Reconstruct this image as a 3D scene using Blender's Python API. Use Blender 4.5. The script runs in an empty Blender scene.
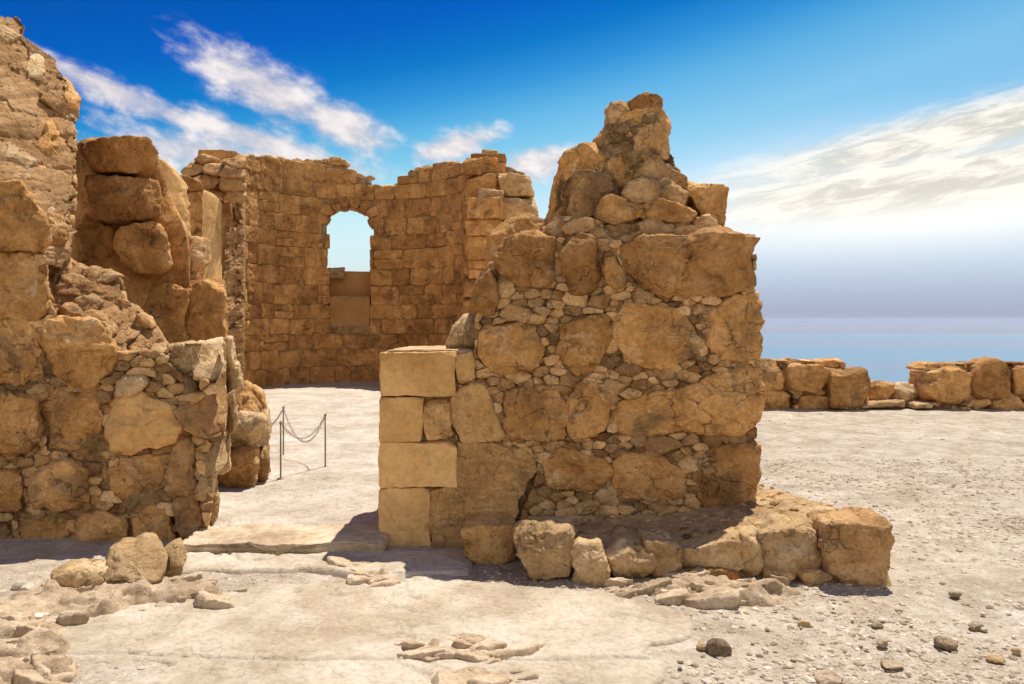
import bpy, math, random
import numpy as np
from math import radians as R

# ------------------------------------------------------------------ camera, sky, sun, exposure
sc = bpy.context.scene
COL = sc.collection
F, CX, HY, CH = 800.0, 512.0, 320.0, 1.65          # focal length in pixels, centre, eye-level row, eye height
cam = bpy.data.objects.new('camera', bpy.data.cameras.new('camera'))
COL.objects.link(cam)
cam.location = (0, 0, CH)
cam.rotation_euler = (R(90), 0, 0)
cam.data.sensor_width = 36.0
cam.data.lens = 36.0 * F / 1024.0
cam.data.shift_y = (HY - 342.0) / 1024.0
cam.data.clip_start = 0.05
cam.data.clip_end = 120000.0
sc.camera = cam

SUN_EL, SUN_AZ = 66.5, 31.0                        # azimuth measured from the view direction towards the right
sun = bpy.data.lights.new('sun', 'SUN')
sun.energy = 4.6
sun.angle = R(0.53)
sun.color = (1.0, 0.95, 0.875)
so = bpy.data.objects.new('sun', sun)
COL.objects.link(so)
so.rotation_euler = (R(90 - SUN_EL), 0, R(180 - SUN_AZ))
so.location = (0, 0, 30)

sc.view_settings.view_transform = 'Standard'
sc.view_settings.look = 'None'
sc.view_settings.exposure = 0.45
sc.view_settings.gamma = 1.0
sc.view_settings.use_curve_mapping = False
try:
    sc.cycles.use_denoising = True
    sc.cycles.denoiser = 'OPENIMAGEDENOISE'
    sc.cycles.max_bounces = 6
    sc.cycles.diffuse_bounces = 4
    sc.cycles.glossy_bounces = 2
    sc.cycles.volume_bounces = 0
    sc.cycles.use_adaptive_sampling = True
    sc.cycles.adaptive_threshold = 0.015
except Exception:
    pass


class NT:
    """short-hand for building node trees"""
    def __init__(self, tree):
        self.t = tree
        self.n = tree.nodes
        self.n.clear()

    def node(self, typ, **kw):
        nd = self.n.new(typ)
        for k, v in kw.items():
            setattr(nd, k, v)
        return nd

    def put(self, sock, v):
        if isinstance(v, bpy.types.NodeSocket):
            self.t.links.new(v, sock)
        elif v is not None:
            sock.default_value = v

    def math(self, op, a, b=None, c=None, clamp=False):
        nd = self.node('ShaderNodeMath', operation=op, use_clamp=clamp)
        self.put(nd.inputs[0], a)
        if b is not None:
            self.put(nd.inputs[1], b)
        if c is not None:
            self.put(nd.inputs[2], c)
        return nd.outputs[0]

    def vmath(self, op, a, b=None, scale=None):
        nd = self.node('ShaderNodeVectorMath', operation=op)
        self.put(nd.inputs[0], a)
        if b is not None:
            self.put(nd.inputs[1], b)
        if scale is not None:
            self.put(nd.inputs['Scale'], scale)
        return nd.outputs[0]

    def noise(self, vec, scale, detail=6.0, rough=0.6, dist=0.0):
        nd = self.node('ShaderNodeTexNoise')
        self.put(nd.inputs['Vector'], vec)
        nd.inputs['Scale'].default_value = scale
        nd.inputs['Detail'].default_value = detail
        nd.inputs['Roughness'].default_value = rough
        nd.inputs['Distortion'].default_value = dist
        return nd.outputs['Fac']

    def voro(self, vec, scale, feature='F1'):
        nd = self.node('ShaderNodeTexVoronoi', feature=feature)
        self.put(nd.inputs['Vector'], vec)
        nd.inputs['Scale'].default_value = scale
        return nd.outputs['Distance']

    def ramp(self, fac, stops):
        nd = self.node('ShaderNodeValToRGB')
        self.put(nd.inputs[0], fac)
        cr = nd.color_ramp
        while len(cr.elements) < len(stops):
            cr.elements.new(0.5)
        for e, (p, c) in zip(cr.elements, stops):
            e.position = p
            e.color = (c[0], c[1], c[2], 1) if not isinstance(c, float) else (c, c, c, 1)
        return nd.outputs[0]

    def mix(self, fac, a, b, mode='MIX'):
        nd = self.node('ShaderNodeMix', data_type='RGBA', blend_type=mode)
        self.put(nd.inputs[0], fac)
        self.put(nd.inputs[6], a if not isinstance(a, tuple) else (*a[:3], 1))
        self.put(nd.inputs[7], b if not isinstance(b, tuple) else (*b[:3], 1))
        return nd.outputs[2]

    def smooth(self, v, lo, hi, out_lo=0.0, out_hi=1.0):
        nd = self.node('ShaderNodeMapRange', interpolation_type='SMOOTHSTEP')
        self.put(nd.inputs[0], v)
        for i, x in enumerate((lo, hi, out_lo, out_hi)):
            nd.inputs[i + 1].default_value = x
        return nd.outputs[0]


def make_world():
    w = bpy.data.worlds.new('World')
    sc.world = w
    w.use_nodes = True
    b = NT(w.node_tree)
    sky = b.node('ShaderNodeTexSky', sky_type='NISHITA')
    sky.sun_disc = False
    sky.sun_elevation = R(SUN_EL)
    sky.sun_rotation = R(SUN_AZ)
    sky.altitude = 400
    sky.air_density = 1.0
    sky.dust_density = 0.6
    sky.ozone_density = 3.0
    hs = b.node('ShaderNodeHueSaturation')
    hs.inputs['Saturation'].default_value = 1.35
    hs.inputs['Value'].default_value = 2.0
    b.put(hs.inputs['Color'], sky.outputs[0])
    tc = b.node('ShaderNodeTexCoord')
    nrm = b.vmath('NORMALIZE', tc.outputs['Generated'])
    sp = b.node('ShaderNodeSeparateXYZ')
    b.put(sp.inputs[0], nrm)
    az = b.math('MULTIPLY', b.math('ARCTAN2', sp.outputs[0], sp.outputs[1]), 57.2958)
    el = b.math('MULTIPLY', b.math('ARCSINE', sp.outputs[2]), 57.2958)

    def ellipse(ac, ec, L, W, ang):
        ca, sa = math.cos(R(ang)), math.sin(R(ang))
        du = b.math('SUBTRACT', az, ac)
        dv = b.math('SUBTRACT', el, ec)
        p = b.math('ADD', b.math('MULTIPLY', du, ca / L), b.math('MULTIPLY', dv, sa / L))
        q = b.math('ADD', b.math('MULTIPLY', du, -sa / W), b.math('MULTIPLY', dv, ca / W))
        r2 = b.math('ADD', b.math('MULTIPLY', p, p), b.math('MULTIPLY', q, q))
        return b.math('POWER', 2.71828, b.math('MULTIPLY', r2, -1.0))

    def total(lst):
        s = lst[0]
        for x in lst[1:]:
            s = b.math('MAXIMUM', s, x)
        return s
    # cumulus streaks high on the left, a long stratus bank on the right, more round the rest of the sky
    comb = b.node('ShaderNodeCombineXYZ')
    b.put(comb.inputs[0], b.math('ADD', b.math('MULTIPLY', az, 0.96), b.math('MULTIPLY', el, -0.26)))
    b.put(comb.inputs[1], b.math('MULTIPLY', b.math('ADD', b.math('MULTIPLY', az, 0.26), b.math('MULTIPLY', el, 0.96)), 1.75))
    vec = comb.outputs[0]
    n1 = b.noise(vec, 0.36, 8, 0.58, 0.15)
    left = total([ellipse(-26.0, 14.2, 7.5, 0.9, -17), ellipse(-17.5, 11.9, 8.5, 1.15, -14), ellipse(-17.0, 15.4, 6.0, 1.8, -24), ellipse(-12.0, 13.3, 4.2, 1.7, -22),
                  ellipse(-19, 10.8, 10, 1.7, -4), ellipse(-4.2, 12.2, 3.8, 1.1, 16), ellipse(1.6, 11.0, 3.2, 1.4, 8), 
                  ellipse(-60, 17, 18, 4, -10), ellipse(-130, 15, 25, 4, 6), ellipse(150, 20, 20, 5, 6)])
    dl = b.math('MULTIPLY', b.smooth(b.math('ADD', b.math('MULTIPLY', n1, 1.15), b.math('MULTIPLY', left, 0.66)), 0.69, 1.22), b.smooth(left, 0.04, 0.30))
    comb2 = b.node('ShaderNodeCombineXYZ')
    b.put(comb2.inputs[0], b.math('MULTIPLY', az, 0.5))
    b.put(comb2.inputs[1], b.math('MULTIPLY', b.math('ADD', b.math('MULTIPLY', az, -0.15), el), 2.4))
    n2 = b.noise(comb2.outputs[0], 0.40, 9, 0.66, 0.5)
    right = total([ellipse(30, 11.7, 19, 2.0, 9), ellipse(28, 8.8, 19, 2.4, 4), ellipse(42, 11.5, 14, 3, 8), ellipse(80, 12, 22, 4, 4)])
    dr = b.smooth(b.math('ADD', b.math('MULTIPLY', n2, 0.70), b.math('MULTIPLY', right, 0.85)), 0.52, 1.16)
    back = b.math('MULTIPLY', b.smooth(b.math('ABSOLUTE', az), 75, 120), b.smooth(el, 62, 20))  # unseen bright veil behind the camera, added to fill the shaded walls
    col = b.mix(b.smooth(n1, 0.42, 0.70), (5.6, 5.3, 5.7), (8.4, 7.7, 7.3))
    colr = b.mix(b.smooth(n2, 0.40, 0.58), (5.9, 5.6, 4.9), (8.7, 8.2, 7.3))
    deep = b.ramp(b.math('DIVIDE', b.math('ADD', el, b.math('MULTIPLY', az, -0.21)), 30.0), [(0.0, (0.475, 0.525, 0.5)), (0.2, (0.75, 0.66, 0.525)), (0.36, (0.825, 0.75, 0.535)), (0.47, (0.475, 0.64, 0.52)), (0.55, (0.15, 0.46, 0.48)), (0.63, (0.01, 0.31, 0.435)), (0.73, (0.0005, 0.205, 0.42)), (1.0, (0.0005, 0.125, 0.32))])
    c = b.mix(1.0, hs.outputs[0], deep, 'MULTIPLY')
    low = b.ramp(b.math('DIVIDE', el, 10.0), [(0.0, (0.28, 0.305, 0.43)), (0.20, (0.39, 0.445, 0.59)), (0.39, (0.52, 0.61, 0.73)), (0.60, (0.70, 0.77, 0.82)), (1.0, (0.84, 0.89, 0.90))])
    low = b.mix(1.0, low, (9.6, 9.6, 9.6), 'MULTIPLY')
    side = b.smooth(az, -30, 22, 0.35, 0.95)
    c = b.mix(b.math('MULTIPLY', b.smooth(b.math('SUBTRACT', el, b.smooth(az, -5, 25, 0.0, 3.5)), 11.5, 3.0), side), c, low)
    c = b.mix(b.math('MULTIPLY', ellipse(29, 7.2, 15, 2.2, 2), 0.75), c, (9.6, 9.3, 8.6))
    c = b.mix(b.math('MULTIPLY', back, 0.6), c, (10.5, 9.7, 8.6))
    c = b.mix(b.math('MULTIPLY', dr, 0.93), c, colr)
    c = b.mix(b.math('MULTIPLY', dl, 0.92), c, col)
    bg = b.node('ShaderNodeBackground')
    b.put(bg.inputs[0], c)
    bg.inputs[1].default_value = 0.09
    out = b.node('ShaderNodeOutputWorld')
    b.t.links.new(bg.outputs[0], out.inputs[0])


make_world()


# ------------------------------------------------------------------ numpy noise
def _h(ix, iy, iz):
    n = (ix * 374761393 + iy * 668265263 + iz * 2147483647 * 3 + 1013) & 0xFFFFFFFF
    n = ((n ^ (n >> 13)) * 1274126177) & 0xFFFFFFFF
    n = ((n ^ (n >> 15)) * 2246822519) & 0xFFFFFFFF
    return ((n ^ (n >> 16)) & 0xFFFF) / 32767.5 - 1.0


def vnoise(p):
    i = np.floor(p).astype(np.int64)
    f = p - i
    f = f * f * f * (f * (f * 6 - 15) + 10)
    x, y, z = i[:, 0], i[:, 1], i[:, 2]
    u, v, w = f[:, 0], f[:, 1], f[:, 2]
    r = 0
    for dx in (0, 1):
        for dy in (0, 1):
            for dz in (0, 1):
                r = r + _h(x + dx, y + dy, z + dz) * (u if dx else 1 - u) * (v if dy else 1 - v) * (w if dz else 1 - w)
    return r


def fbm(p, octaves=4, gain=0.5, lac=2.03):
    a, s, t = 1.0, 0, 0.0
    for k in range(octaves):
        s = s + a * vnoise(p + 19.7 * k)
        t += a
        a *= gain
        p = p * lac
    return s / t


def ridge(p, octaves=4, gain=0.5):
    a, s, t = 1.0, 0, 0.0
    for k in range(octaves):
        s = s + a * (1 - 2 * np.abs(vnoise(p + 7.3 * k)))
        t += a
        a *= gain
        p = p * 2.1
    return s / t


def xy3(x, y, k=1.0, z=0.0):
    return np.stack([np.ravel(x) * k, np.ravel(y) * k, np.full(np.size(x), z)], 1)


# ------------------------------------------------------------------ materials
def stone_mat(name, dark, mid, light, stain=(0.10, 0.075, 0.05), stain_amt=0.5, chip=None, chip_amt=0.3, bump=0.5, scale=1.0, bed=0.0, var=0.5, wide=0.6):
    m = bpy.data.materials.new(name)
    m.use_nodes = True
    b = NT(m.node_tree)
    geo = b.node('ShaderNodeNewGeometry')
    at = b.node('ShaderNodeAttribute', attribute_name='tint')
    t = at.outputs['Fac']
    off = b.node('ShaderNodeCombineXYZ')
    b.put(off.inputs[0], b.math('MULTIPLY', t, 23.0))
    b.put(off.inputs[1], b.math('MULTIPLY', t, 11.0))
    b.put(off.inputs[2], b.math('MULTIPLY', t, 37.0))
    p = b.vmath('ADD', geo.outputs['Position'], off.outputs[0])
    n1 = b.noise(p, 3.2 * scale, 10, 0.66, 0.4)
    col = b.ramp(n1, [(0.30, dark), (0.50, mid), (0.70, light)])
    n2 = b.noise(p, 1.7 * scale, 7, 0.62, 0.8)
    st = b.math('MULTIPLY', b.smooth(n2, 0.50, 0.66), stain_amt)
    col = b.mix(st, col, stain)
    if chip is None:
        chip = light
    n3 = b.noise(b.vmath('ADD', p, (5.1, 3.3, 9.7)), 4.3 * scale, 8, 0.7, 1.2)
    col = b.mix(b.math('MULTIPLY', b.smooth(n3, 0.57, 0.66), chip_amt), col, chip)
    n4 = b.noise(p, 42 * scale, 5, 0.7)
    col = b.mix(min(0.55, bump * 1.2), col, b.ramp(n4, [(0.25, (0.35, 0.33, 0.30)), (0.52, (1.0, 1.0, 1.0)), (0.8, (1.28, 1.25, 1.2))]), 'MULTIPLY')
    n6 = b.noise(b.vmath('ADD', p, (2.2, 8.1, 4.4)), 13 * scale, 8, 0.72, 0.6)
    col = b.mix(0.7 * min(1.0, bump * 1.4), col, b.ramp(n6, [(0.30, (0.40, 0.35, 0.30)), (0.45, (0.90, 0.88, 0.86)), (0.60, (1.05, 1.05, 1.05)), (0.72, (1.30, 1.32, 1.34))]), 'MULTIPLY')
    dn = b.node('ShaderNodeTexNoise')
    b.put(dn.inputs['Vector'], p)
    dn.inputs['Scale'].default_value = 5 * scale
    dn.inputs['Detail'].default_value = 6
    ve = b.node('ShaderNodeTexVoronoi', feature='DISTANCE_TO_EDGE')
    b.put(ve.inputs['Vector'], b.vmath('ADD', p, b.vmath('SCALE', dn.outputs['Color'], scale=0.45 / scale)))
    ve.inputs['Scale'].default_value = 2.6 * scale
    crack = b.math('MULTIPLY', b.smooth(ve.outputs['Distance'], 0.016, 0.0), b.smooth(n2, 0.44, 0.56))
    col = b.mix(b.math('MULTIPLY', crack, 0.55 * min(1.0, bump * 1.4)), col, tuple(c * 0.45 for c in dark))
    n7 = b.noise(geo.outputs['Position'], 1.1, 6, 0.6, 0.7)
    col = b.mix(wide, col, b.ramp(n7, [(0.30, (0.70, 0.64, 0.58)), (0.50, (1.03, 1.03, 1.03)), (0.70, (1.22, 1.24, 1.28))]), 'MULTIPLY')
    wn = b.node('ShaderNodeTexWhiteNoise', noise_dimensions='1D')
    b.put(wn.inputs['W'], b.math('MULTIPLY', t, 91.7))
    col = b.mix(1.0, col, b.ramp(wn.outputs['Value'], [(0.0, (1 - 0.62 * var, 1 - 0.68 * var, 1 - 0.70 * var)), (0.5, (1.0, 1.0, 1.0)), (1.0, (1 + 0.30 * var, 1 + 0.34 * var, 1 + 0.42 * var))]), 'MULTIPLY')
    bs = b.node('ShaderNodeBsdfPrincipled')
    b.put(bs.inputs['Base Color'], col)
    bs.inputs['Roughness'].default_value = 0.93
    bs.inputs['Specular IOR Level'].default_value = 0.15
    hgt = b.math('ADD', b.math('MULTIPLY', b.noise(p, 9 * scale, 12, 0.68, 0.3), 1.0), b.math('MULTIPLY', b.noise(p, 48 * scale, 6, 0.75), 0.42))
    hgt = b.math('ADD', hgt, b.math('MULTIPLY', crack, -0.5))
    rg = b.node('ShaderNodeTexNoise', noise_type='RIDGED_MULTIFRACTAL')
    b.put(rg.inputs['Vector'], b.vmath('ADD', p, (7.7, 1.2, 3.1)))
    rg.inputs['Scale'].default_value = 6.0 * scale
    rg.inputs['Detail'].default_value = 6
    rg.inputs['Roughness'].default_value = 0.55
    hgt = b.math('ADD', hgt, b.math('MULTIPLY', rg.outputs['Fac'], 0.30))
    pit = b.voro(b.vmath('ADD', p, b.vmath('SCALE', b.node('ShaderNodeTexNoise').outputs['Color'], scale=0.06)), 16 * scale)
    hgt = b.math('ADD', hgt, b.math('MULTIPLY', b.smooth(pit, 0.04, 0.30), 0.32))
    if bed > 0:
        bd = b.node('ShaderNodeTexNoise')
        sv = b.vmath('MULTIPLY', p, (1.2, 1.2, 14.0))
        b.put(bd.inputs['Vector'], sv)
        bd.inputs['Scale'].default_value = 2.2
        bd.inputs['Detail'].default_value = 6
        hgt = b.math('ADD', hgt, b.math('MULTIPLY', bd.outputs['Fac'], bed))
    bp = b.node('ShaderNodeBump')
    bp.inputs['Strength'].default_value = bump
    bp.inputs['Distance'].default_value = 0.05
    b.put(bp.inputs['Height'], hgt)
    b.t.links.new(bp.outputs[0], bs.inputs['Normal'])
    out = b.node('ShaderNodeOutputMaterial')
    b.t.links.new(bs.outputs[0], out.inputs[0])
    return m


def flat_mat(name, col, rough=0.6, metal=0.0):
    m = bpy.data.materials.new(name)
    m.use_nodes = True
    b = NT(m.node_tree)
    geo = b.node('ShaderNodeNewGeometry')
    bs = b.node('ShaderNodeBsdfPrincipled')
    n = b.noise(geo.outputs['Position'], 30, 5, 0.6)
    b.put(bs.inputs['Base Color'], b.mix(n, tuple(c * 0.6 for c in col), tuple(c * 1.35 for c in col)))
    bs.inputs['Roughness'].default_value = rough
    bs.inputs['Metallic'].default_value = metal
    out = b.node('ShaderNodeOutputMaterial')
    b.t.links.new(bs.outputs[0], out.inputs[0])
    return m


M = {}
M['boulder'] = stone_mat('golden_limestone', (0.37, 0.182, 0.056), (0.66, 0.348, 0.115), (0.86, 0.52, 0.22), stain=(0.23, 0.15, 0.078), stain_amt=0.7, chip=(0.84, 0.63, 0.37), chip_amt=0.65, bed=0.25, bump=0.85, var=0.75)
M['rubble'] = stone_mat('rubble_limestone', (0.46, 0.25, 0.095), (0.71, 0.43, 0.18), (0.86, 0.59, 0.31), stain=(0.24, 0.155, 0.08), stain_amt=0.6, scale=1.5, var=1.0, bump=0.8)
M['mortar'] = stone_mat('earth_mortar', (0.24, 0.14, 0.06), (0.47, 0.295, 0.135), (0.64, 0.44, 0.22), stain_amt=0.4, bump=1.0, scale=2.0, var=0.0)
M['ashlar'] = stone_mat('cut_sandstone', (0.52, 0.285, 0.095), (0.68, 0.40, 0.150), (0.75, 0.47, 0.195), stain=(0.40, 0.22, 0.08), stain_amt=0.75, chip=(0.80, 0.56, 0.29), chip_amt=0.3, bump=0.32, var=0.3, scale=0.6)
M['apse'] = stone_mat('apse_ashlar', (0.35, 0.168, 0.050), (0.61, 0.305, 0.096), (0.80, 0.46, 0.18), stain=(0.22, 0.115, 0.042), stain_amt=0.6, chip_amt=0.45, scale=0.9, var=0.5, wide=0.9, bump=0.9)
M['plaster'] = stone_mat('weathered_wall_plaster', (0.50, 0.265, 0.085), (0.69, 0.40, 0.145), (0.79, 0.51, 0.22), stain=(0.32, 0.18, 0.075), stain_amt=0.65, chip=(0.78, 0.60, 0.37), chip_amt=0.45, bump=0.7, scale=1.5, var=0.25)
M['pale'] = stone_mat('pale_sunlit_limestone', (0.47, 0.295, 0.13), (0.68, 0.46, 0.225), (0.81, 0.61, 0.37), stain=(0.38, 0.225, 0.095), stain_amt=0.5, bump=0.8, var=0.35)  # pale stone, also the lighter copy that puts sunlight into lit pieces
M['infill'] = stone_mat('smooth_infill', (0.42, 0.22, 0.075), (0.48, 0.255, 0.09), (0.53, 0.29, 0.11), stain_amt=0.05, chip_amt=0.05, bump=0.08, var=0.2)
M['ground'] = stone_mat('dusty_gravel_ground', (0.34, 0.27, 0.19), (0.47, 0.39, 0.29), (0.59, 0.51, 0.40), stain=(0.38, 0.295, 0.20), stain_amt=0.6, chip=(0.66, 0.57, 0.45), chip_amt=0.5, bump=0.5, scale=1.3, var=0.0)
M['floor'] = stone_mat('worn_floor_plaster', (0.42, 0.35, 0.26), (0.545, 0.465, 0.365), (0.62, 0.55, 0.45), stain=(0.44, 0.36, 0.26), stain_amt=0.6, chip=(0.66, 0.58, 0.46), chip_amt=0.35, bump=0.48, scale=0.9, var=0.0)
M['paving'] = stone_mat('smooth_lime_paving', (0.39, 0.31, 0.21), (0.52, 0.43, 0.315), (0.60, 0.515, 0.40), stain=(0.39, 0.30, 0.195), stain_amt=0.65, chip=(0.64, 0.55, 0.42), chip_amt=0.25, bump=0.38, scale=0.8, var=0.0)
M['bedrock'] = stone_mat('bedrock', (0.33, 0.23, 0.135), (0.54, 0.405, 0.255), (0.68, 0.54, 0.37), stain=(0.28, 0.19, 0.11), stain_amt=0.55, bump=0.4, scale=1.6, var=0.3)
M['pebble'] = stone_mat('gravel_pebbles', (0.36, 0.28, 0.19), (0.52, 0.42, 0.30), (0.70, 0.60, 0.46), stain_amt=0.2, bump=0.3, scale=3, var=0.8)
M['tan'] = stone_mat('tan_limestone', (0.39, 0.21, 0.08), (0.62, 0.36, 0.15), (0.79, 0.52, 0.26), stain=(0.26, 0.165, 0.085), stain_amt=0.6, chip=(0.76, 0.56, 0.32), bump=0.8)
M['fieldrock'] = stone_mat('field_rock', (0.34, 0.24, 0.14), (0.54, 0.40, 0.255), (0.68, 0.53, 0.36), stain_amt=0.3, bump=0.7, scale=2.5, var=0.8)
M['iron'] = flat_mat('rusted_iron', (0.30, 0.24, 0.18), 0.7, 0.2)
M['valley'] = stone_mat('valley_floor', (0.22, 0.21, 0.20), (0.28, 0.27, 0.26), (0.36, 0.35, 0.33), stain_amt=0.2, bump=0.0, scale=0.0006, var=0.0, wide=0.0)
M['mountain'] = stone_mat('desert_mountain', (0.15, 0.15, 0.155), (0.19, 0.19, 0.195), (0.24, 0.235, 0.24), stain_amt=0.2, bump=0.0, scale=0.0008, var=0.0, wide=0.0)


def water_mat():
    m = bpy.data.materials.new('salt_lake_water')
    m.use_nodes = True
    b = NT(m.node_tree)
    geo = b.node('ShaderNodeNewGeometry')
    n = b.smooth(b.noise(b.vmath('MULTIPLY', geo.outputs['Position'], (0.00002, 0.00016, 0)), 1.0, 4, 0.5), 0.35, 0.62)
    bs = b.node('ShaderNodeBsdfPrincipled')
    b.put(bs.inputs['Base Color'], b.mix(n, (0.15, 0.145, 0.19), (0.05, 0.185, 0.265)))
    bs.inputs['Roughness'].default_value = 0.35
    bp = b.node('ShaderNodeBump')
    bp.inputs['Strength'].default_value = 0.3
    b.put(bp.inputs['Height'], b.noise(geo.outputs['Position'], 0.05, 3, 0.5))
    b.t.links.new(bp.outputs[0], bs.inputs['Normal'])
    out = b.node('ShaderNodeOutputMaterial')
    b.t.links.new(bs.outputs[0], out.inputs[0])
    return m


M['water'] = water_mat()


# ------------------------------------------------------------------ mesh helpers
class MB:
    """collects pieces (verts, faces, tint) for ONE mesh object"""
    def __init__(self):
        self.v, self.f, self.t, self.n = [], [], [], 0

    def add(self, v, f, tint=0.5):
        v = np.asarray(v, float)
        self.v.append(v)
        self.f.append([np.asarray(q) + self.n for q in (f if isinstance(f, list) else [f])])
        self.t.append(np.broadcast_to(np.asarray(tint, float), (len(v),)))
        self.n += len(v)

    def build(self, name, mat, parent=None, smooth=True, origin=None):
        v = np.concatenate(self.v)
        if parent is not None:
            org = np.array(parent.matrix_world.translation) if parent.parent is None else np.array(parent.location)
            org = np.array(parent['_o']) if '_o' in parent else org
        elif origin is not None:
            org = np.array(origin)
        else:
            org = np.array([(v[:, 0].min() + v[:, 0].max()) / 2, (v[:, 1].min() + v[:, 1].max()) / 2, v[:, 2].min()])
        me = bpy.data.meshes.new(name)
        groups = [q for fs in self.f for q in fs]
        nl = sum(q.size for q in groups)
        npoly = sum(len(q) for q in groups)
        me.vertices.add(len(v))
        me.vertices.foreach_set('co', (v - org).astype(np.float32).ravel())
        me.loops.add(nl)
        me.polygons.add(npoly)
        me.loops.foreach_set('vertex_index', np.concatenate([q.ravel() for q in groups]).astype(np.int32))
        st = np.concatenate([np.full(len(q), q.shape[1]) for q in groups])
        starts = np.concatenate([[0], np.cumsum(st)[:-1]])
        me.polygons.foreach_set('loop_start', starts.astype(np.int32))
        me.polygons.foreach_set('use_smooth', np.full(npoly, smooth))
        me.update(calc_edges=True)
        me.validate()
        a = me.attributes.new('tint', 'FLOAT', 'POINT')
        a.data.foreach_set('value', np.concatenate(self.t).astype(np.float32))
        me.materials.append(mat)
        o = bpy.data.objects.new(name, me)
        COL.objects.link(o)
        if parent is not None:
            o.parent = parent
        else:
            o.location = org
        return o


def thing(name, label, cat, loc, group=None):
    o = bpy.data.objects.new(name, None)
    COL.objects.link(o)
    o.location = loc
    o['_o'] = [float(c) for c in loc]
    o.empty_display_size = 0.2
    o['label'] = label
    o['category'] = cat
    if group:
        o['group'] = group
    return o


def tag(o, label, cat, group=None):
    o['label'] = label
    o['category'] = cat
    if group:
        o['group'] = group
    return o


def struct(o, kind='structure'):
    o['kind'] = kind
    return o


RNG = np.random.default_rng(11)


def resample(poly, n):
    p = np.asarray(poly, float)
    q = np.vstack([p, p[:1]])
    L = np.concatenate([[0], np.cumsum(np.hypot(*np.diff(q, axis=0).T))])
    s = np.linspace(0, L[-1], n, endpoint=False)
    return np.stack([np.interp(s, L, q[:, 0]), np.interp(s, L, q[:, 1])], 1)


def smooth_loop(p, k):
    for _ in range(k):
        p = 0.25 * np.roll(p, 1, 0) + 0.5 * p + 0.25 * np.roll(p, -1, 0)
    return p


def stone(poly, T=0.4, b=None, n=3.6, seed=0, N=None, K=None, rough=1.0, chops=5, fine=0.02, soft=None, back=0.9, lean=(0, 0), grow=1.025, cut=(0.76, 0.93)):
    """a rough stone in local (u, w, v): outline poly in (u, v) metres, front at w=0, thickness T behind it.
    lean = slope of the front face along u and v."""
    rs = np.random.default_rng(seed * 7919 + 13)
    p = np.asarray(poly, float)
    size = math.sqrt(max(1e-9, np.ptp(p[:, 0]) * np.ptp(p[:, 1])))
    if b is None:
        b = min(0.16, 0.26 * size)
    b = min(b, T * 0.6)
    per = np.sum(np.hypot(*(np.roll(p, -1, 0) - p).T))
    if N is None:
        N = int(np.clip(per / fine, 18, 170))
    if K is None:
        K = int(np.clip(size / 2 / fine, 4, 34))
    if soft is None:
        soft = max(1, int(N / 40))
    q = smooth_loop(resample(p, N), soft)
    q = q.mean(0) + (q - q.mean(0)) * grow
    c = q.mean(0)
    rings, ww = [], []
    for k in range(1, K + 1):
        s = math.sin(0.5 * math.pi * k / K) ** 0.85
        rings.append(c + (q - c) * s)
        ww.append(b * (1 - max(0.0, 1 - s ** n) ** (1 / n)))
    nb = max(2, int(np.clip((T - b) / (fine * 1.6), 2, 14)))
    for k in range(1, nb + 1):
        f = k / nb
        rings.append(c + (q - c) * (1 - (1 - back) * f * f))
        ww.append(b + (T - b) * f)
    rings.append(c + (q - c) * back * 0.55)
    ww.append(T * 1.03)
    nr = len(rings)
    V = np.zeros((nr * N + 2, 3))
    for i, (r, w) in enumerate(zip(rings, ww)):
        V[i * N:(i + 1) * N, 0] = r[:, 0]
        V[i * N:(i + 1) * N, 1] = w
        V[i * N:(i + 1) * N, 2] = r[:, 1]
    V[-2] = (c[0], 0, c[1])
    V[-1] = (c[0], T * 1.04, c[1])
    cen = np.array([c[0], T * 0.5, c[1]])
    half = np.array([np.ptp(p[:, 0]) / 2, T / 2, np.ptp(p[:, 1]) / 2]) + 1e-6
    # chipped corners: random planes cut back
    for _ in range(chops):
        nv = rs.normal(size=3)
        nv[1] = -abs(nv[1]) * 1.2 if rs.random() < 0.85 else nv[1]
        nv /= np.linalg.norm(nv)
        qn = (V - cen) / half
        d = qn @ nv
        h = d.max() * rs.uniform(*cut)
        ex = np.maximum(0, d - h)
        V = cen + (qn - ex[:, None] * nv * 0.9) * half
    dirv = (V - cen) / half
    dirv /= np.linalg.norm(dirv, axis=1)[:, None] + 1e-9
    off = rs.uniform(-50, 50, 3)
    disp = size * 0.075 * fbm(V / size * 1.7 + off, 3)
    disp += size * 0.042 * ridge(V / size * 3.6 + off, 4)
    tr = fbm(V / size * np.array([2.2, 2.2, 3.6]) + off + 31, 3) * 4.0
    fl = np.floor(tr)
    fr = np.clip((tr - fl) * 4.0, 0, 1)
    disp += size * 0.026 * (fl + fr * fr * (3 - 2 * fr))
    if size > 0.12:
        ck = np.abs(fbm(V / size * 1.6 + off + 77, 3))
        disp -= size * 0.030 * np.exp(-(ck / 0.022) ** 2)
        disp += 0.012 * fbm(V * 11 + off, 3) + 0.007 * ridge(V * 28 + off, 3)
    V = V + dirv * (disp * rough)[:, None]
    V[:, 1] += lean[0] * (V[:, 0] - c[0]) + lean[1] * (V[:, 2] - c[1])
    idx = np.arange(N)
    nx = (idx + 1) % N
    quads = []
    for i in range(nr - 1):
        quads.append(np.stack([i * N + idx, i * N + nx, (i + 1) * N + nx, (i + 1) * N + idx], 1))
    tri = np.concatenate([np.stack([np.full(N, nr * N), nx, idx], 1),
                          np.stack([np.full(N, nr * N + 1), (nr - 1) * N + idx, (nr - 1) * N + nx], 1)])
    return V, [np.concatenate(quads), tri]


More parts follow.
